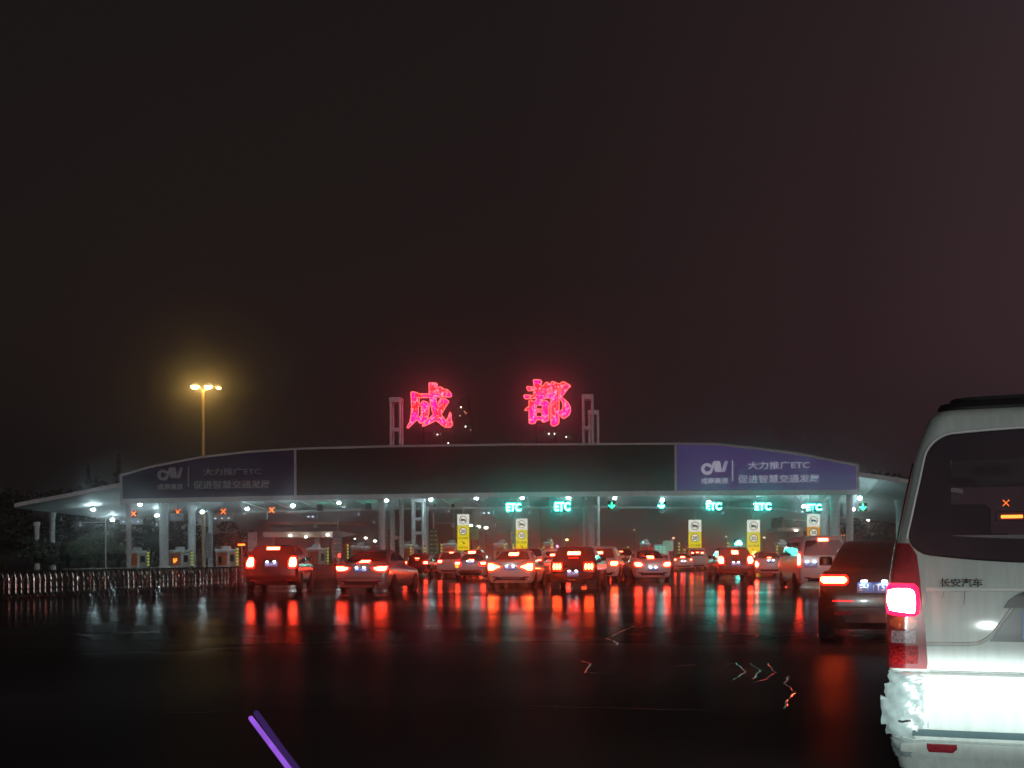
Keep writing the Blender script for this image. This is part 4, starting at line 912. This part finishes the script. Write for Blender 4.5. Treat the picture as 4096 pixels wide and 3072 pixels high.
def make_car(label, kind, px, D, yaw, W, L, H, pt, lamp, hot=E_HOT, third=None, plate=None, ptext='川A·6YN72', core=None, extra=None, name=None, tinted=True, group='cars queueing at the toll gates', zwin=None):
    p = at(px, 2228, D)
    r = thing(name or {'sedan': 'sedan', 'suv': 'sport_utility_car', 'van': 'minivan'}[kind], label, {'sedan': 'car', 'suv': 'car', 'van': 'van'}[kind], (p.x, D, 0), -radians(yaw), group)
    S = Shell(levels(kind, L, W, H))
    S.body().build('body', pt, r, smooth=38)
    w = W/2
    if kind == 'sedan': zw0, zw1, aw0, aw1 = H*.735, H*.945, w*.74, w*.56
    elif kind == 'suv': zw0, zw1, aw0, aw1 = H*.665, H*.93, w*.76, w*.64
    else: zw0, zw1, aw0, aw1 = 1.2, H*.91, w*.80, w*.70
    rw = [(zw0, -aw0*.93, aw0*.93), (lerp(zw0, zw1, .08), -aw0, aw0), (lerp(zw0, zw1, .9), -aw1, aw1), (zw1, -aw1*.9, aw1*.9)]
    S.patch(rw, .018, 12, sub=6).build('rear_window', GLASSD, r, smooth=40)
    # side windows, doors
    ya, yb, zt = {'sedan': (1.0, L-1.75, H*.93), 'suv': (.55, L-1.75, H*.92), 'van': (.5, L-1.3, H*.88)}[kind]
    zb_ = zw0+.01
    for sg in (-1, 1):
        fn = lambda a, z, sg=sg: S.side(sg, a if sg > 0 else -a, z)
        d = (ya+yb)/2
        for y0, y1, i0, i1 in ((ya, d-.04, .35 if kind == 'sedan' else .12, 0), (d+.04, yb, 0, .45)):
            rows = [(zb_, y0, y1), (zt, y0+i0, y1-i1)]
            if sg < 0: rows = [(z, -b, -a) for z, a, b in rows]
            S.patch(rows, .008, 6, fn=fn, sub=7).build('side_window', GLASSD, r, smooth=40)
        for yh in (d-.35, yb-.75):
            rows = [(zb_-.16, yh, yh+.2), (zb_-.13, yh, yh+.2)]
            if sg < 0: rows = [(z, -b, -a) for z, a, b in rows]
            S.patch(rows, .02, 3, fn=fn).build('door_handle', CHROME, r)
        m = MB(); q = S.side(sg, yb-.25, zb_+.05); m.rbox((q.x+sg*.12, q.y, q.z), (.2, .1, .14), .04); m.build('mirror', pt, r, smooth=40)
    # rear details
    S.patch([(.30, -w*.62, w*.62), (.42, -w*.66, w*.66)], .008, 10).build('lower_bumper', BLACK, r, smooth=40)
    S.patch([(.50 if kind != 'suv' else .60, -w*.9, w*.9), (.512 if kind != 'suv' else .612, -w*.9, w*.9)], .012, 14).build('bumper_strip', CHROME if pt not in (P_WHITE, P_PALEB) else pt, r, smooth=40)
    for sg in (-1, 1):
        rows = [(z, a, b) if sg > 0 else (z, -b, -a) for z, a, b in lamp]
        lens = S.patch(rows, .016, 8, .03, sub=2).build('tail_light', E_RED, r, smooth=50)
        cr = core or [(lerp(z, sum(q[0] for q in lamp)/len(lamp), .25), lerp(a, (a+b)/2, .25), lerp(b, (a+b)/2, .25)) for z, a, b in lamp]
        if callable(cr): cr(S, sg, lens)
        else:
            rows = [(z, a, b) if sg > 0 else (z, -b, -a) for z, a, b in cr]
            S.patch(rows, .024, 6, .02, sub=2).build('bulb', hot, lens, smooth=50)
        zr_ = .40
        rows = [(zr_, w*.55, w*.78), (zr_+.05, w*.55, w*.78)]; rows = rows if sg > 0 else [(z, -b, -a) for z, a, b in rows]
        S.patch(rows, .018, 4).build('reflector', LENSR, r)
    if third:
        z0, z1, hw = third
        th = S.patch([(z0-.015, -hw-.02, hw+.02), (z1+.015, -hw-.02, hw+.02)], .014, 6, .03).build('brake_light', E_RED, r)
        S.patch([(z0, -hw, hw), (z1, -hw, hw)], .022, 6, .02).build('bulb', E_HOT, th)
    if plate:
        z0, z1, ac = plate
        q = S.point(ac, (z0+z1)/2); y = min(S.point(ac-.2, z0).y, S.point(ac+.2, z0).y, S.point(ac, z0).y, S.point(ac, z1).y)-.02
        po = MB().box((q.x, y, (z0+z1)/2), (.44, .018, z1-z0)).build('number_plate', PLATEB, r)
        text('lettering', ptext, PLATEW, po, (q.x, y-.014, (z0+z1)/2), .39, (z1-z0)*.62, .004, .015)
        for k in (-.13, .13): MB().rbox((q.x+k, y-.05, z1+.02), (.07, .03, .02), .008).build('plate_lamp', E_PLATE, po)
    wheels(r, W, (.92 if kind != 'van' else 1.0, L-.90), .33 if kind == 'sedan' else (.36 if kind == 'suv' else .31))
    if extra: extra(S, r, w)
    return r, S
# left: dark SUV
make_car('dark sport utility car with tall glowing tail lights, leftmost vehicle in the queue', 'suv', 1083, 42, -2, 1.88, 4.6, 1.66, P_DRED,
    [(.84, .60, .86), (.95, .57, .92), (1.15, .58, .90), (1.26, .62, .84)], third=(1.485, 1.575, .22), plate=(.90, 1.06, 0), ptext='川A·36F18')
def exh(S, r, w):
    for k in (-.2, .2): MB().cyl((w*.55+k*.3, .02, .26), (w*.55+k*.3, .3, .26), .035, n=10).build('exhaust_pipe', CHROME, r, smooth=40)
    S.patch([(.55, -.6, .6), (.562, -.6, .6)], .012, 10).build('chrome_strip', CHROME, r)
make_car('silver sedan with swept tail lights, right of the dark SUV', 'sedan', 1442, 40, 9.5, 1.84, 4.75, 1.47, P_SILV,
    [(.74, .56, .84), (.80, .40, .93), (.87, .36, .95), (.93, .62, .93)], third=(1.03, 1.09, .16), plate=(.72, .86, 0), ptext='川A·752UJ', extra=exh)
make_car('dark car behind the silver sedan with one pink red lamp showing', 'sedan', 1660, 76, 6, 1.78, 4.5, 1.46, P_DRED, [(.78, .52, .82), (.95, .50, .82)], third=(1.1, 1.14, .12))
make_car('white car with a glaring bumper, left of the pale blue sedan', 'suv', 1800, 74, 6, 1.78, 4.4, 1.6, P_WHITE, [(.86, .50, .80), (1.02, .48, .80)], third=(1.45, 1.5, .12))
def yl(S, sg, lens):
    S.patch([(z, a, b) if sg > 0 else (z, -b, -a) for z, a, b in ((.80, .60, .84), (.92, .56, .84))], .024, 6, .02).build('bulb', E_HOT, lens)
    if sg < 0: S.patch([(.62, -.82, -.66), (.79, -.84, -.62)], .022, 4, .02).build('turn_signal', E_AMBER, lens)
make_car('tall dark car ahead of the pale blue sedan, its high brake light showing', 'suv', 1884, 90, 6, 1.85, 4.6, 1.75, P_BLACK, [(.95, .6, .85), (1.2, .6, .85)], third=(1.48, 1.62, .26))
def dif(S, r, w):
    S.patch([(.22, -w*.55, w*.55), (.34, -w*.72, w*.72), (.50, -w*.62, w*.62)], .012, 10).build('diffuser', BLACK, r, smooth=40)
make_car('pale blue low sedan with a black diffuser, left of the middle white sedan', 'sedan', 1880, 66, 6, 1.80, 4.6, 1.42, P_PALEB, [(.72, .52, .84), (.84, .46, .88), (.97, .58, .86)], core=yl, third=(1.02, 1.05, .12), plate=(.86, .98, 0), ptext='川A·81C36', extra=dif)
make_car('dark tall car half hidden right behind the middle white sedan', 'suv', 2098, 59, 8, 1.84, 4.6, 1.62, P_BLACK, [(.98, .55, .84), (1.2, .58, .84)], third=(1.4, 1.46, .2))
make_car('white car left behind the boxy black hatchback with a wide high brake light', 'suv', 2222, 67, 8, 1.84, 4.6, 1.62, P_WHITE, [(.80, .56, .84), (.98, .54, .86)], third=(1.24, 1.34, .32))
def mz(S, r, w):
    for k in (-1, 1): MB().cyl((k*w*.66, .0, .31), (k*w*.66, .3, .31), .06, n=12).build('exhaust_pipe', CHROME, r, smooth=40)
    S.patch([(.34, -.38, .38), (.44, -.36, .36)], .012, 8).build('bumper_insert', P_GREY, r)
make_car('white sedan in the middle of the queue, tail lights pointing inwards', 'sedan', 2040, 46.5, 7.5, 1.84, 4.65, 1.49, P_WHITE,
    [(.64, .66, .86), (.74, .48, .94), (.82, .30, .95), (.92, .55, .93), (.98, .68, .88)], third=(1.245, 1.35, .19), plate=(.69, .84, 0), ptext='川A·AF349', extra=mz, hot=E_HOTY)
def bars(S, sg, lens):
    for k in range(3):
        a = .44+k*.11; rows = [(.73, a+.015, a+.065), (.83, a, a+.085), (.93, a+.015, a+.065)]
        S.patch(rows if sg > 0 else [(z, -q, -p_) for z, p_, q in rows], .026, 4, .02, sub=2).build('bulb', E_HOTY, lens, smooth=50)
def jeep(S, r, w):
    y = S.point(0, .35).y; text('lettering', 'KN VIP', pm('badge_pink', (.6, .4, .36), .4), r, (-.05, y-.02, .35), .30, .055, .006, .02)
    S.patch([(1.13, -.17, .17), (1.155, -.17, .17)], .02, 6).build('window_wiper', E_RED, r)  # wiper emits red, a gleam painted into its material
    for k in (-1, 1):
        MB().box((k*(w-.22), .15, .22), (.34, .1, .44)).build('mud_flap', BLACK, r)
make_car('boxy black hatchback whose tail lights are three upright bars', 'suv', 2291, 44.5, 10, 1.78, 4.2, 1.58, P_BLACK,
    [(.68, .43, .74), (.72, .40, .77), (.94, .40, .77), (.98, .43, .74)], core=bars, third=(1.26, 1.375, .23), plate=(.46, .66, 0), ptext='川A·99K70', extra=jeep)
make_car('white sport utility car right behind the boxy black hatchback, its bumper glaring', 'suv', 2398, 58, 9, 1.86, 4.6, 1.70, P_WHITE,
    [(.74, .55, .84), (.84, .46, .93), (.98, .50, .92)], third=(1.32, 1.42, .13), hot=E_HOTY)
make_car('dark red lit car left of the white hatchback', 'suv', 2486, 80, 3, 1.84, 4.6, 1.70, P_DRED, [(.70, .66, .80), (.80, .66, .80)], third=(1.5, 1.53, .1))
make_car('white hatchback with an alloy wheel visible on its left side', 'sedan', 2612, 57, -3.5, 1.80, 4.3, 1.50, P_WHITE,
    [(.70, .52, .84), (.80, .42, .92), (.94, .56, .90)], third=(1.08, 1.2, .16), plate=(.52, .66, 0), ptext='川A·D20Q5')
make_car('small grey white sedan far ahead, beyond the white hatchback', 'sedan', 2733, 100, 4, 1.78, 4.5, 1.46, P_WHITE, [(.85, .55, .74), (.97, .55, .74)], third=(1.05, 1.15, .18), plate=(.62, .76, 0), ptext='川A·52L16')
make_car('far white minibus under the third yellow sign', 'van', 2790, 108, 4, 1.75, 4.6, 1.95, P_WHITE, [(1.42, .30, .55), (1.55, .30, .55)], third=(1.5, 1.56, .1))
make_car('dark upright sport utility car on the right, below the bright teal signal', 'suv', 2944, 58, 2.5, 1.80, 4.5, 1.62, P_DRED,
    [(.78, .56, .82), (.95, .53, .90), (1.10, .54, .88), (1.2, .60, .82)], third=(1.28, 1.44, .15), plate=(.74, .89, 0), ptext='川A·F7V03')
make_car('low white sedan with diamond tail lights, between the dark SUV and the white van', 'sedan', 3084, 69, 3, 1.80, 4.6, 1.46, P_WHITE,
    [(.50, .76, .86), (.72, .64, .95), (.94, .78, .88)], plate=(.80, .93, 0), third=(1.06, 1.09, .1), ptext='川A·19XS8')
def wv(S, r, w):
    S.patch([(.62, -w*.72, w*.72), (.9, -w*.70, w*.70), (1.12, -w*.5, w*.5)], .014, 10).build('tailgate_panel', P_WHITE, r, smooth=40)
make_car('white van with a big dark rear window, behind the black sedan', 'van', 3296, 42, 3, 1.74, 4.6, 1.90, P_WHITE,
    [(.80, .80, .92), (.95, .76, .98), (1.2, .77, .96), (1.32, .80, .92)], third=(1.70, 1.79, .17), plate=(.78, .96, -.46), ptext='川L·855KX', extra=wv)
# black sedan close on the right, half hidden by the van
def bs(S, r, w):
    S.patch([(.58, -w*.80, -w*.52), (.592, -w*.80, -w*.52)], .02, 5).build('reflector_strip', E_RED, r)  # reflector emits, its red shine put into the material
make_car('black sedan with a long bar tail light, half hidden by the near van', 'sedan', 3562, 16, 15, 1.86, 4.9, 1.43, P_BLACK,
    [(.80, .58, .90), (.84, .54, .96), (.90, .54, .98), (.93, .58, .94)], hot=E_HOTY, plate=(.70, .835, -.21), ptext='EH 1T57', core=[(.82, .60, .88), (.85, .56, .92), (.885, .56, .93), (.91, .60, .90)], extra=bs)

# ------------------------------------------------------------------ the near white van
VY, VW, VH = 18.0, 1.70, 2.02
lc = at(3512, 2440, 6.3); ca, sa_ = cos(radians(VY)), sin(radians(VY))
vx = lc.x+.85*ca+.02; vy = 6.3-.85*sa_-.08
van = thing('minivan', 'old white van close on the right, red tail light glowing, taped bumper corner', 'van', (vx, vy, 0), -radians(VY))
w = VW/2; L = 4.1
VL = [(.08, .08, .10, L-.1, w*.93, .10, .3, .02), (.22, .22, .03, L-.03, w*.97, .13, .3, .03), (.30, .30, .0, L, w*.985, .13, .35, .035), (.585, .58, .0, L, w*.99, .13, .35, .035), (.600, .60, .035, L, w*.985, .10, .35, .03),
      (.80, .80, .03, L-.03, w*.99, .10, .35, .03), (1.0, .95, .03, L-.1, w*.985, .10, .35, .03), (1.03, 1.0, .035, L-.2, w*.98, .10, .3, .03), (1.18, 1.12, .045, L-.42, w*.955, .10, .25, .03), (1.30, 1.25, .06, L-.6, w*.93, .10, .25, .03),
      (1.50, 1.5, .10, L-.85, w*.885, .10, .22, .035), (1.70, 1.7, .15, L-1.05, w*.835, .10, .22, .04), (1.80, 1.8, .18, L-1.15, w*.80, .11, .2, .045), (1.86, 1.86, .19, L-1.25, w*.775, .12, .2, .05), (1.925, 1.925, .20, L-1.35, w*.745, .13, .2, .05),
      (1.965, 1.965, .24, L-1.5, w*.70, .13, .2, .05), (1.985, 1.985, .36, L-1.6, w*.62, .12, .2, .05), (2.005, 2.005, .6, L-1.8, w*.5, .1, .2, .04), (2.01, 2.01, .9, L-2.0, w*.3, .08, .1, .02)]
VS = Shell(VL)
def vskip(c):
    rear = c.y < .5 and 1.30 < c.z < 1.70 and abs(c.x) < .55
    front = c.y > L-1.2 and 1.25 < c.z < 1.72 and abs(c.x) < .6
    return rear or front
def vpaint():
    m = pm('car_paint_van_white', (.50, .57, .545), .38, noise=.10, scale=2.2, coat=.5)
    n = m.node_tree; b = n.nodes['Principled BSDF']; t = n.nodes['Texture Coordinate']
    mp = n.nodes.new('ShaderNodeMapping'); mp.inputs['Scale'].default_value = (14, 14, 1.6); n.links.new(t.outputs['Object'], mp.inputs[0])
    z = n.nodes.new('ShaderNodeTexNoise'); z.inputs['Scale'].default_value = 2.0; z.inputs['Detail'].default_value = 7; n.links.new(mp.outputs[0], z.inputs['Vector'])
    r_ = ramp(n, z.outputs['Fac'], [(.42, (.62, .60, .55)), (.58, (1, 1, 1))]); mm = n.nodes.new('ShaderNodeMix'); mm.data_type = 'RGBA'; mm.blend_type = 'MULTIPLY'; mm.inputs[0].default_value = .22
    src = b.inputs['Base Color'].links[0].from_socket; n.links.new(src, mm.inputs[6]); n.links.new(r_.outputs[0], mm.inputs[7]); n.links.new(mm.outputs[2], b.inputs['Base Color'])
    return m
VP = vpaint()
body = VS.body(vskip).build('body', [VP, BLACK], van, smooth=38)
for q in body.data.polygons:                # the sheet behind the glass and the lining are dark
    c = q.center
    if c.y > L-1.4 and 1.2 < c.z < 1.75: q.material_index = 1
VGL = pm('van_veiled_glass', (.11, .078, .098), .05, noise=.1, spec=.6)  # purple-grey base stands in for veil and reflections on the pane
VGL.node_tree.nodes['Principled BSDF'].inputs['Alpha'].default_value = .45
VGL2 = pm('van_window_border', (.03, .026, .03), .08, noise=.1, spec=.6)
# rear window: black border ring and see-through pane
def arow(z): return interp(z, [(1.18, .735), (1.25, .74), (1.765, .63), (1.83, .615)])
def wrow(z, i):
    return arow(z)-i
def fr(zs, ins): return [(z, -wrow(z, ins), wrow(z, ins)) for z in zs]
def rounded(z0, z1, c, n=6, ins=0):
    rows = []
    for k in range(n+1):
        q = k/n*pi/2; rows.append((z0+c*(1-cos(q)), c*(1-sin(q))))
    for k in range(1, 6): rows.append((lerp(z0+c, z1-c, k/6), 0))
    for k in range(n+1):
        q = pi/2*(1-k/n); rows.append((z1-c*(1-cos(q)), c*(1-sin(q))))
    return [(z, -(arow(z)-ins-d), arow(z)-ins-d) for z, d in rows]
def bowed(rows, b0, b1):
    return rows
def wfn(a, z):                     # the lower edge of the pane sags towards the middle
    k = (1-(a/.72)**2); f = (z-1.20)/(1.82-1.20); zz = z-.055*k*max(0, 1-f)+.035*k*max(0, f)
    return VS.point(a, zz)
VS.patch(rounded(1.215, 1.807, .11, ins=-.006), .010, 20, .015, fn=wfn).build('rear_window', VGL, van, smooth=40)
def ring(rows_o, rows_i, off):
    m = MB(); n = len(rows_o)
    def per(rows):
        L_ = [wfn(a0, z) for z, a0, a1 in rows]; R_ = [wfn(a1, z) for z, a0, a1 in rows]
        z0, a0, a1 = rows[0]; B = [wfn(lerp(a0, a1, k/16), z0) for k in range(1, 16)]
        z1, b0, b1 = rows[-1]; T = [wfn(lerp(b1, b0, k/16), z1) for k in range(1, 16)]
        return L_[::-1]+B+R_+T
    O, I = per(rows_o), per(rows_i); M = len(O); nv = Vector((0, -1, .15)).normalized()
    m.add([p+nv*off for p in O]+[p+nv*off for p in I], [(k, (k+1) % M, M+(k+1) % M, M+k) for k in range(M)])
    return m
_rr = rounded(1.208, 1.814, .11, ins=-.012)
VS.patch([(z, a0, -.53) for z, a0, a1 in _rr], .004, 6, .01, fn=wfn).build('window_seal', VGL2, van, smooth=40)
VS.patch([(z, .53, a1) for z, a0, a1 in _rr], .004, 6, .01, fn=wfn).build('window_seal', VGL2, van, smooth=40)
VS.patch([(z, -.53, .53) for z in (1.208, 1.25, 1.29, 1.315)], .004, 16, .01, fn=wfn).build('window_seal', VGL2, van, smooth=40)
VS.patch([(z, -.53, .53) for z in (1.685, 1.72, 1.76, 1.814)], .004, 16, .01, fn=wfn).build('window_seal', VGL2, van, smooth=40)
# pale trim strip above the window, black lip standing in for roof shade, crease and beads
def bead(name, pts, rad, mat, n=7):
    return MB().tube(pts, rad, n).build(name, mat, van, smooth=50)
_o = [wfn(a0, z)+Vector((0, -.012, 0)) for z, a0, a1 in rounded(1.20, 1.822, .11, ins=-.02) if z > 1.27]; _t = rounded(1.20, 1.822, .11, ins=-.02)[-1]
bead('window_trim', _o+[wfn(lerp(_t[1], _t[2], k/12), _t[0])+Vector((0, -.012, 0)) for k in range(1, 12)], .006, pm('pale_trim_strip', (.8, .8, .82), .25))
bead('roof_shade_lip', [VS.point(a, 1.975)+Vector((0, -.03, .005)) for a in [-.62+k*.062 for k in range(21)]], .032, BLACK)
bead('roof_shade_cap', [VS.point(a, 1.99)+Vector((0, -.06, .03)) for a in [-.56+k*.056 for k in range(21)]], .030, pm('roof_shade', (.03, .03, .032), .5))
S_ = lambda rows, off=.01, nc=14, th=.02, sub=1: VS.patch(rows, off, nc, th, sub=sub)
S_([(1.012, -.655, .655), (1.03, -.655, .655)], .016, 24).build('body_strip', pm('van_strip', (.72, .75, .72), .3), van, smooth=40)
# handle garnish and the plate recess, its shade painted as a dark patch
bead('recess_edge', [VS.point(a, z)+Vector((0, -.004, 0)) for a, z in ((-.655, .742), (-.55, .742), (-.45, .744), (-.40, .752), (-.365, .772), (-.335, .80), (-.30, .85), (-.265, .90), (-.235, .945))], .010, VP)
S_([(.76, -.355, .355), (.80, -.322, .322), (.94, -.225, .225)], .006, 16, .012, 3).build('plate_recess_shade', pm('recess_shade', (.03, .042, .05), .3), van, smooth=40)
S_([(.932, -.285, .285), (.97, -.262, .262), (1.0, -.22, .22), (1.012, -.16, .16)], .035, 16, .05, 2).build('handle_garnish', pm('garnish', (.012, .015, .019), .35), van, smooth=40)
VPL = S_([(.775, -.20, .24), (.915, -.20, .24)], .016, 4, .012).build('number_plate', pm('plate_faded_blue', (.10, .20, .42), .35), van)
text('lettering', '川A·5M6H7', PLATEW, VPL, (.02, VS.point(0, .845).y-.022, .845), .38, .09, .004, .015)
text('lettering', '长安汽车', pm('badge_chrome', (.16, .17, .17), .25, .9), van, (-.487, VS.point(-.487, 1.056).y-.016, 1.058), .205, .044, .006, .02)
dirt = MB()
for a0, z0, ln in ((-.565, 1.03, .05), (-.50, 1.03, .02), (-.465, 1.03, .085), (-.43, 1.03, .012)):
    P0 = [VS.point(a0-.012*k/5+random.uniform(-.002, .002), z0-ln*k/5)+Vector((0, -.012, 0)) for k in range(6)]; dirt.tube(P0, .0014, 4)
dirt.build('dirt_runs', pm('grime', (.06, .06, .05), .8), van)
# another car's brake light seen through the glass, added as a small lamp
hb = MB().rbox((-.23, .24, 1.400), (.16, .03, .05), .01).build('brake_light', pm('added_brake_housing', (.10, .01, .01), .3), van)
MB().rbox((-.23, .222, 1.397), (.105, .01, .016), .004).build('bulb', em('seen_through_brake', (1.0, .22, .03), 7.0), hb)  # glow of the other car's brake light, on the added lamp
for x in (-.4, .4):
    st = MB().rbox((x, 1.15, .95), (.52, .16, .75), .07).build('seat', pm('seat_cloth', (.03, .03, .035), .8), van, smooth=40)
    MB().rbox((x, 1.16, 1.40), (.26, .1, .2), .05).build('headrest', pm('seat_cloth', (.03, .03, .035), .8), st, smooth=40)
# tall tail lights at both corners
for sg in (-1, 1):
    def rr(rows): return rows if sg > 0 else [(z, -b, -a) for z, a, b in rows]
    lens = S_(rr([(.612, .655, .90), (.64, .65, .905), (.80, .66, .90), (.95, .675, .895), (1.08, .685, .89), (1.20, .70, .885), (1.26, .735, .86)]), .012, 12, .03, 2).build('tail_light', pm('van_red_lens', (.22, .012, .02), .18, noise=.2, scale=30, coat=.6), van, smooth=50)
    S_(rr([(.638, .70, .83), (.69, .695, .835), (.733, .695, .83)]), .018, 8, .012).build('reflex_lens', pm('reflex_red', (.28, .01, .012), .12, noise=.8, scale=90, coat=.8), lens, smooth=50)
    S_(rr([(.745, .71, .825), (.78, .705, .825), (.808, .705, .822)]), .018, 8, .012).build('reversing_lens', pm('ribbed_clear', (.36, .26, .29), .2, noise=.5, scale=70, coat=.5), lens, smooth=50)
    S_(rr([(.818, .725, .80), (.835, .70, .83), (.86, .70, .83), (.876, .72, .81)]), .018, 8, .012, 2).build('indicator_lens', LENSO, lens, smooth=50)
    hal = S_(rr([(.882, .715, .82), (.897, .69, .87), (.95, .685, .885), (1.028, .692, .885), (1.052, .715, .85)]), .017, 10, .012, 2).build('brake_lens', em('brake_lens_glow', (1.0, .004, .05), 4.0, .2, 8), lens, smooth=50)
    S_(rr([(.900, .715, .775), (.914, .708, .825), (.95, .708, .842), (.99, .710, .842), (1.012, .718, .838), (1.022, .74, .81)]), .026, 8, .012, 2).build('bulb', em('van_brake_core', (1.0, .24, .20), 110.0, .1), hal, smooth=50)
    # dark quarter window strip on the side
    fn = lambda a, z, sg=sg: VS.side(sg, a if sg > 0 else -a, z)
    rows = [(1.16, .30, 1.5), (1.70, .40, 1.45)]; rows = rows if sg > 0 else [(z, -b, -a) for z, a, b in rows]
    VS.patch(rows, .008, 8, fn=fn, sub=7).build('side_window', GLASSD, van, smooth=40)
    rows = [(1.16, 1.6, 2.75), (1.68, 1.6, 2.45)]; rows = rows if sg > 0 else [(z, -b, -a) for z, a, b in rows]
    VS.patch(rows, .008, 8, fn=fn, sub=7).build('side_window', GLASSD, van, smooth=40)
# bumper: groove, step, reflector
S_([(.268, -.80, .80), (.305, -.80, .80)], .003, 24, .01).build('bumper_groove', pm('groove_dark', (.08, .13, .14), .4), van, smooth=40)
S_([(.175, -.70, .70), (.195, -.78, .78), (.235, -.78, .78), (.25, -.74, .74)], .03, 24, .05).build('bumper_step', VP, van, smooth=40)
for sg in (-1, 1):
    rows = [(.205, .53, .645), (.225, .51, .655), (.245, .51, .655)]; rows = rows if sg > 0 else [(z, -b, -a) for z, a, b in rows]
    S_(rows, .040, 6, .02).build('reflector', LENSR, van)
S_([(.602, -.64, .64), (.606, -.64, .64)], .008, 20).build('bumper_gap', BLACK, van)
S_([(.31, -.655, -.645), (.60, -.655, -.645)], .004, 2).build('bumper_seam', pm('groove_dark', (.08, .13, .14), .4), van)
# torn plastic film taped over the broken corner
tp_ = MB(); rnd = random.Random(11)
def film(c_a, c_z, ra, rz, n=13, off=.018, flap=0.):
    N = 11; grid = []
    for i in range(N+1):
        row = []
        for k in range(N+1):
            u, v = i/N*2-1, k/N*2-1
            jag = 1+.13*rnd.uniform(-1, 1)*(abs(u) > .85 or abs(v) > .85)
            a = c_a+ra*u*jag; z = c_z+rz*v*jag
            p = VS.point(a, z); nv = Vector((p.x-0, p.y-.9, 0)).normalized()
            ridge = .008*abs(sin(u*2.6+v*2.2+c_z*40))+.003*rnd.random()+.006*abs(sin(u*3.4-v*3.9+c_a*9))
            lift = flap*max(0, -u)**2
            row.append(p+nv*(off+ridge)+Vector((-lift, -lift*.2, lift*.15*v)))
        grid.append(row)
    vs = [p for r_ in grid for p in r_]; W_ = N+1
    tp_.add(vs, [(i*W_+k, i*W_+k+1, (i+1)*W_+k+1, (i+1)*W_+k) for i in range(N) for k in range(N)])
film(-.765, .545, .095, .05, off=.006); film(-.775, .46, .10, .075, off=.009, flap=.012); film(-.79, .385, .11, .07, off=.011, flap=.028); film(-.72, .40, .055, .10, off=.006); film(-.80, .32, .09, .06, off=.009, flap=.012); film(-.79, .20, .07, .05, off=.007)
FILM = pm('torn_film', (.25, .31, .31), .3, noise=.3, scale=9, coat=.4, bump=.4)
tp_.build('torn_film', FILM, van, smooth=50)
MB().tube([VS.point(a, z)+Vector((0, -.045, 0)) for a, z in ((-.80, .345), (-.775, .342), (-.755, .348), (-.735, .352))], .005, 5).build('film_tear', BLACK, van)
wheels(van, VW*.97, (.85, L-.8), .30, .19)

# ------------------------------------------------------------------ own car's low beams (just outside the frame) and a windscreen reflection built as a glowing strip
for x in (-.30, 1.0):
    hd = thing('own_headlight', 'low beam headlight of the car the view is taken from, '+('left' if x < 0 else 'right')+' one', 'headlight', (x, 1.75, .66))
    MB().lathe([(.03, -.10), (.09, -.08), (.10, .0), (.09, .02)], (0, -.16, -.06), 14).build('reflector_bowl', RIM, hd, smooth=40)
    ld = bpy.data.lights.new('beam', 'SPOT'); ld.energy = 1050; ld.color = (.88, 1.0, .97); ld.spot_size = radians(110); ld.spot_blend = .6; ld.shadow_soft_size = .05
    ld.use_nodes = True; n = ld.node_tree; e = n.nodes['Emission']
    t_ = n.nodes.new('ShaderNodeTexCoord'); sx = n.nodes.new('ShaderNodeSeparateXYZ'); n.links.new(t_.outputs['Normal'], sx.inputs[0])
    # cut-off: full light below the horizontal, a little stray light above
    rp = ramp(n, mrange(n, sx.outputs[1], -.12, .12), [(.0, (.16, .16, .16)), (.12, (.20, .20, .20)), (.22, (1, 1, 1)), (.47, (1, 1, 1)), (.54, (.17, .17, .17)), (.8, (.10, .10, .10)), (1, (.07, .07, .07))])
    n.links.new(rp.outputs[0], e.inputs['Strength'])
    lo = bpy.data.objects.new('beam', ld); COL.objects.link(lo); lo.parent = hd; lo.rotation_euler = (pi/2, 0, radians(-8))
st0 = at(1003, 2872, .80); st1 = at(1160, 3080, .74); d_ = (st1-st0)*1.35
r = thing('reflection_strip', 'slim violet windscreen reflection, a glowing tube slanting up at the bottom edge', 'reflection', st0)
MB().tube([(0, 0, 0), d_*.5, d_], .0017, 8).build('reflection_tube', E_PURP, r, smooth=50)
off = Vector((.0030, .003, .001))
MB().tube([off+Vector((0, 0, .002)), d_*.5+off, d_+off], .0020, 8).build('housing', em('violet_second_reflection', (.085, .035, .21), .45), r, smooth=50)  # dimmer glowing tube for the reflection's fainter double

# ------------------------------------------------------------------ haze
hz = MB().box((0, 280, 24.5), (860, 730, 51))
h = hz.build('haze', None)
h.data.materials.clear()
hm = bpy.data.materials.new('drizzle_air'); hm.use_nodes = True; n = hm.node_tree; n.nodes.clear()
o = n.nodes.new('ShaderNodeOutputMaterial'); v = n.nodes.new('ShaderNodeVolumePrincipled')
v.inputs['Color'].default_value = (.92, .92, .92, 1); v.inputs['Density'].default_value = .0022; v.inputs['Anisotropy'].default_value = .975
n.links.new(v.outputs[0], o.inputs['Volume']); h.data.materials.append(hm)
tag(h, 'thin night drizzle filling the air over the plaza', 'haze', kind='stuff')
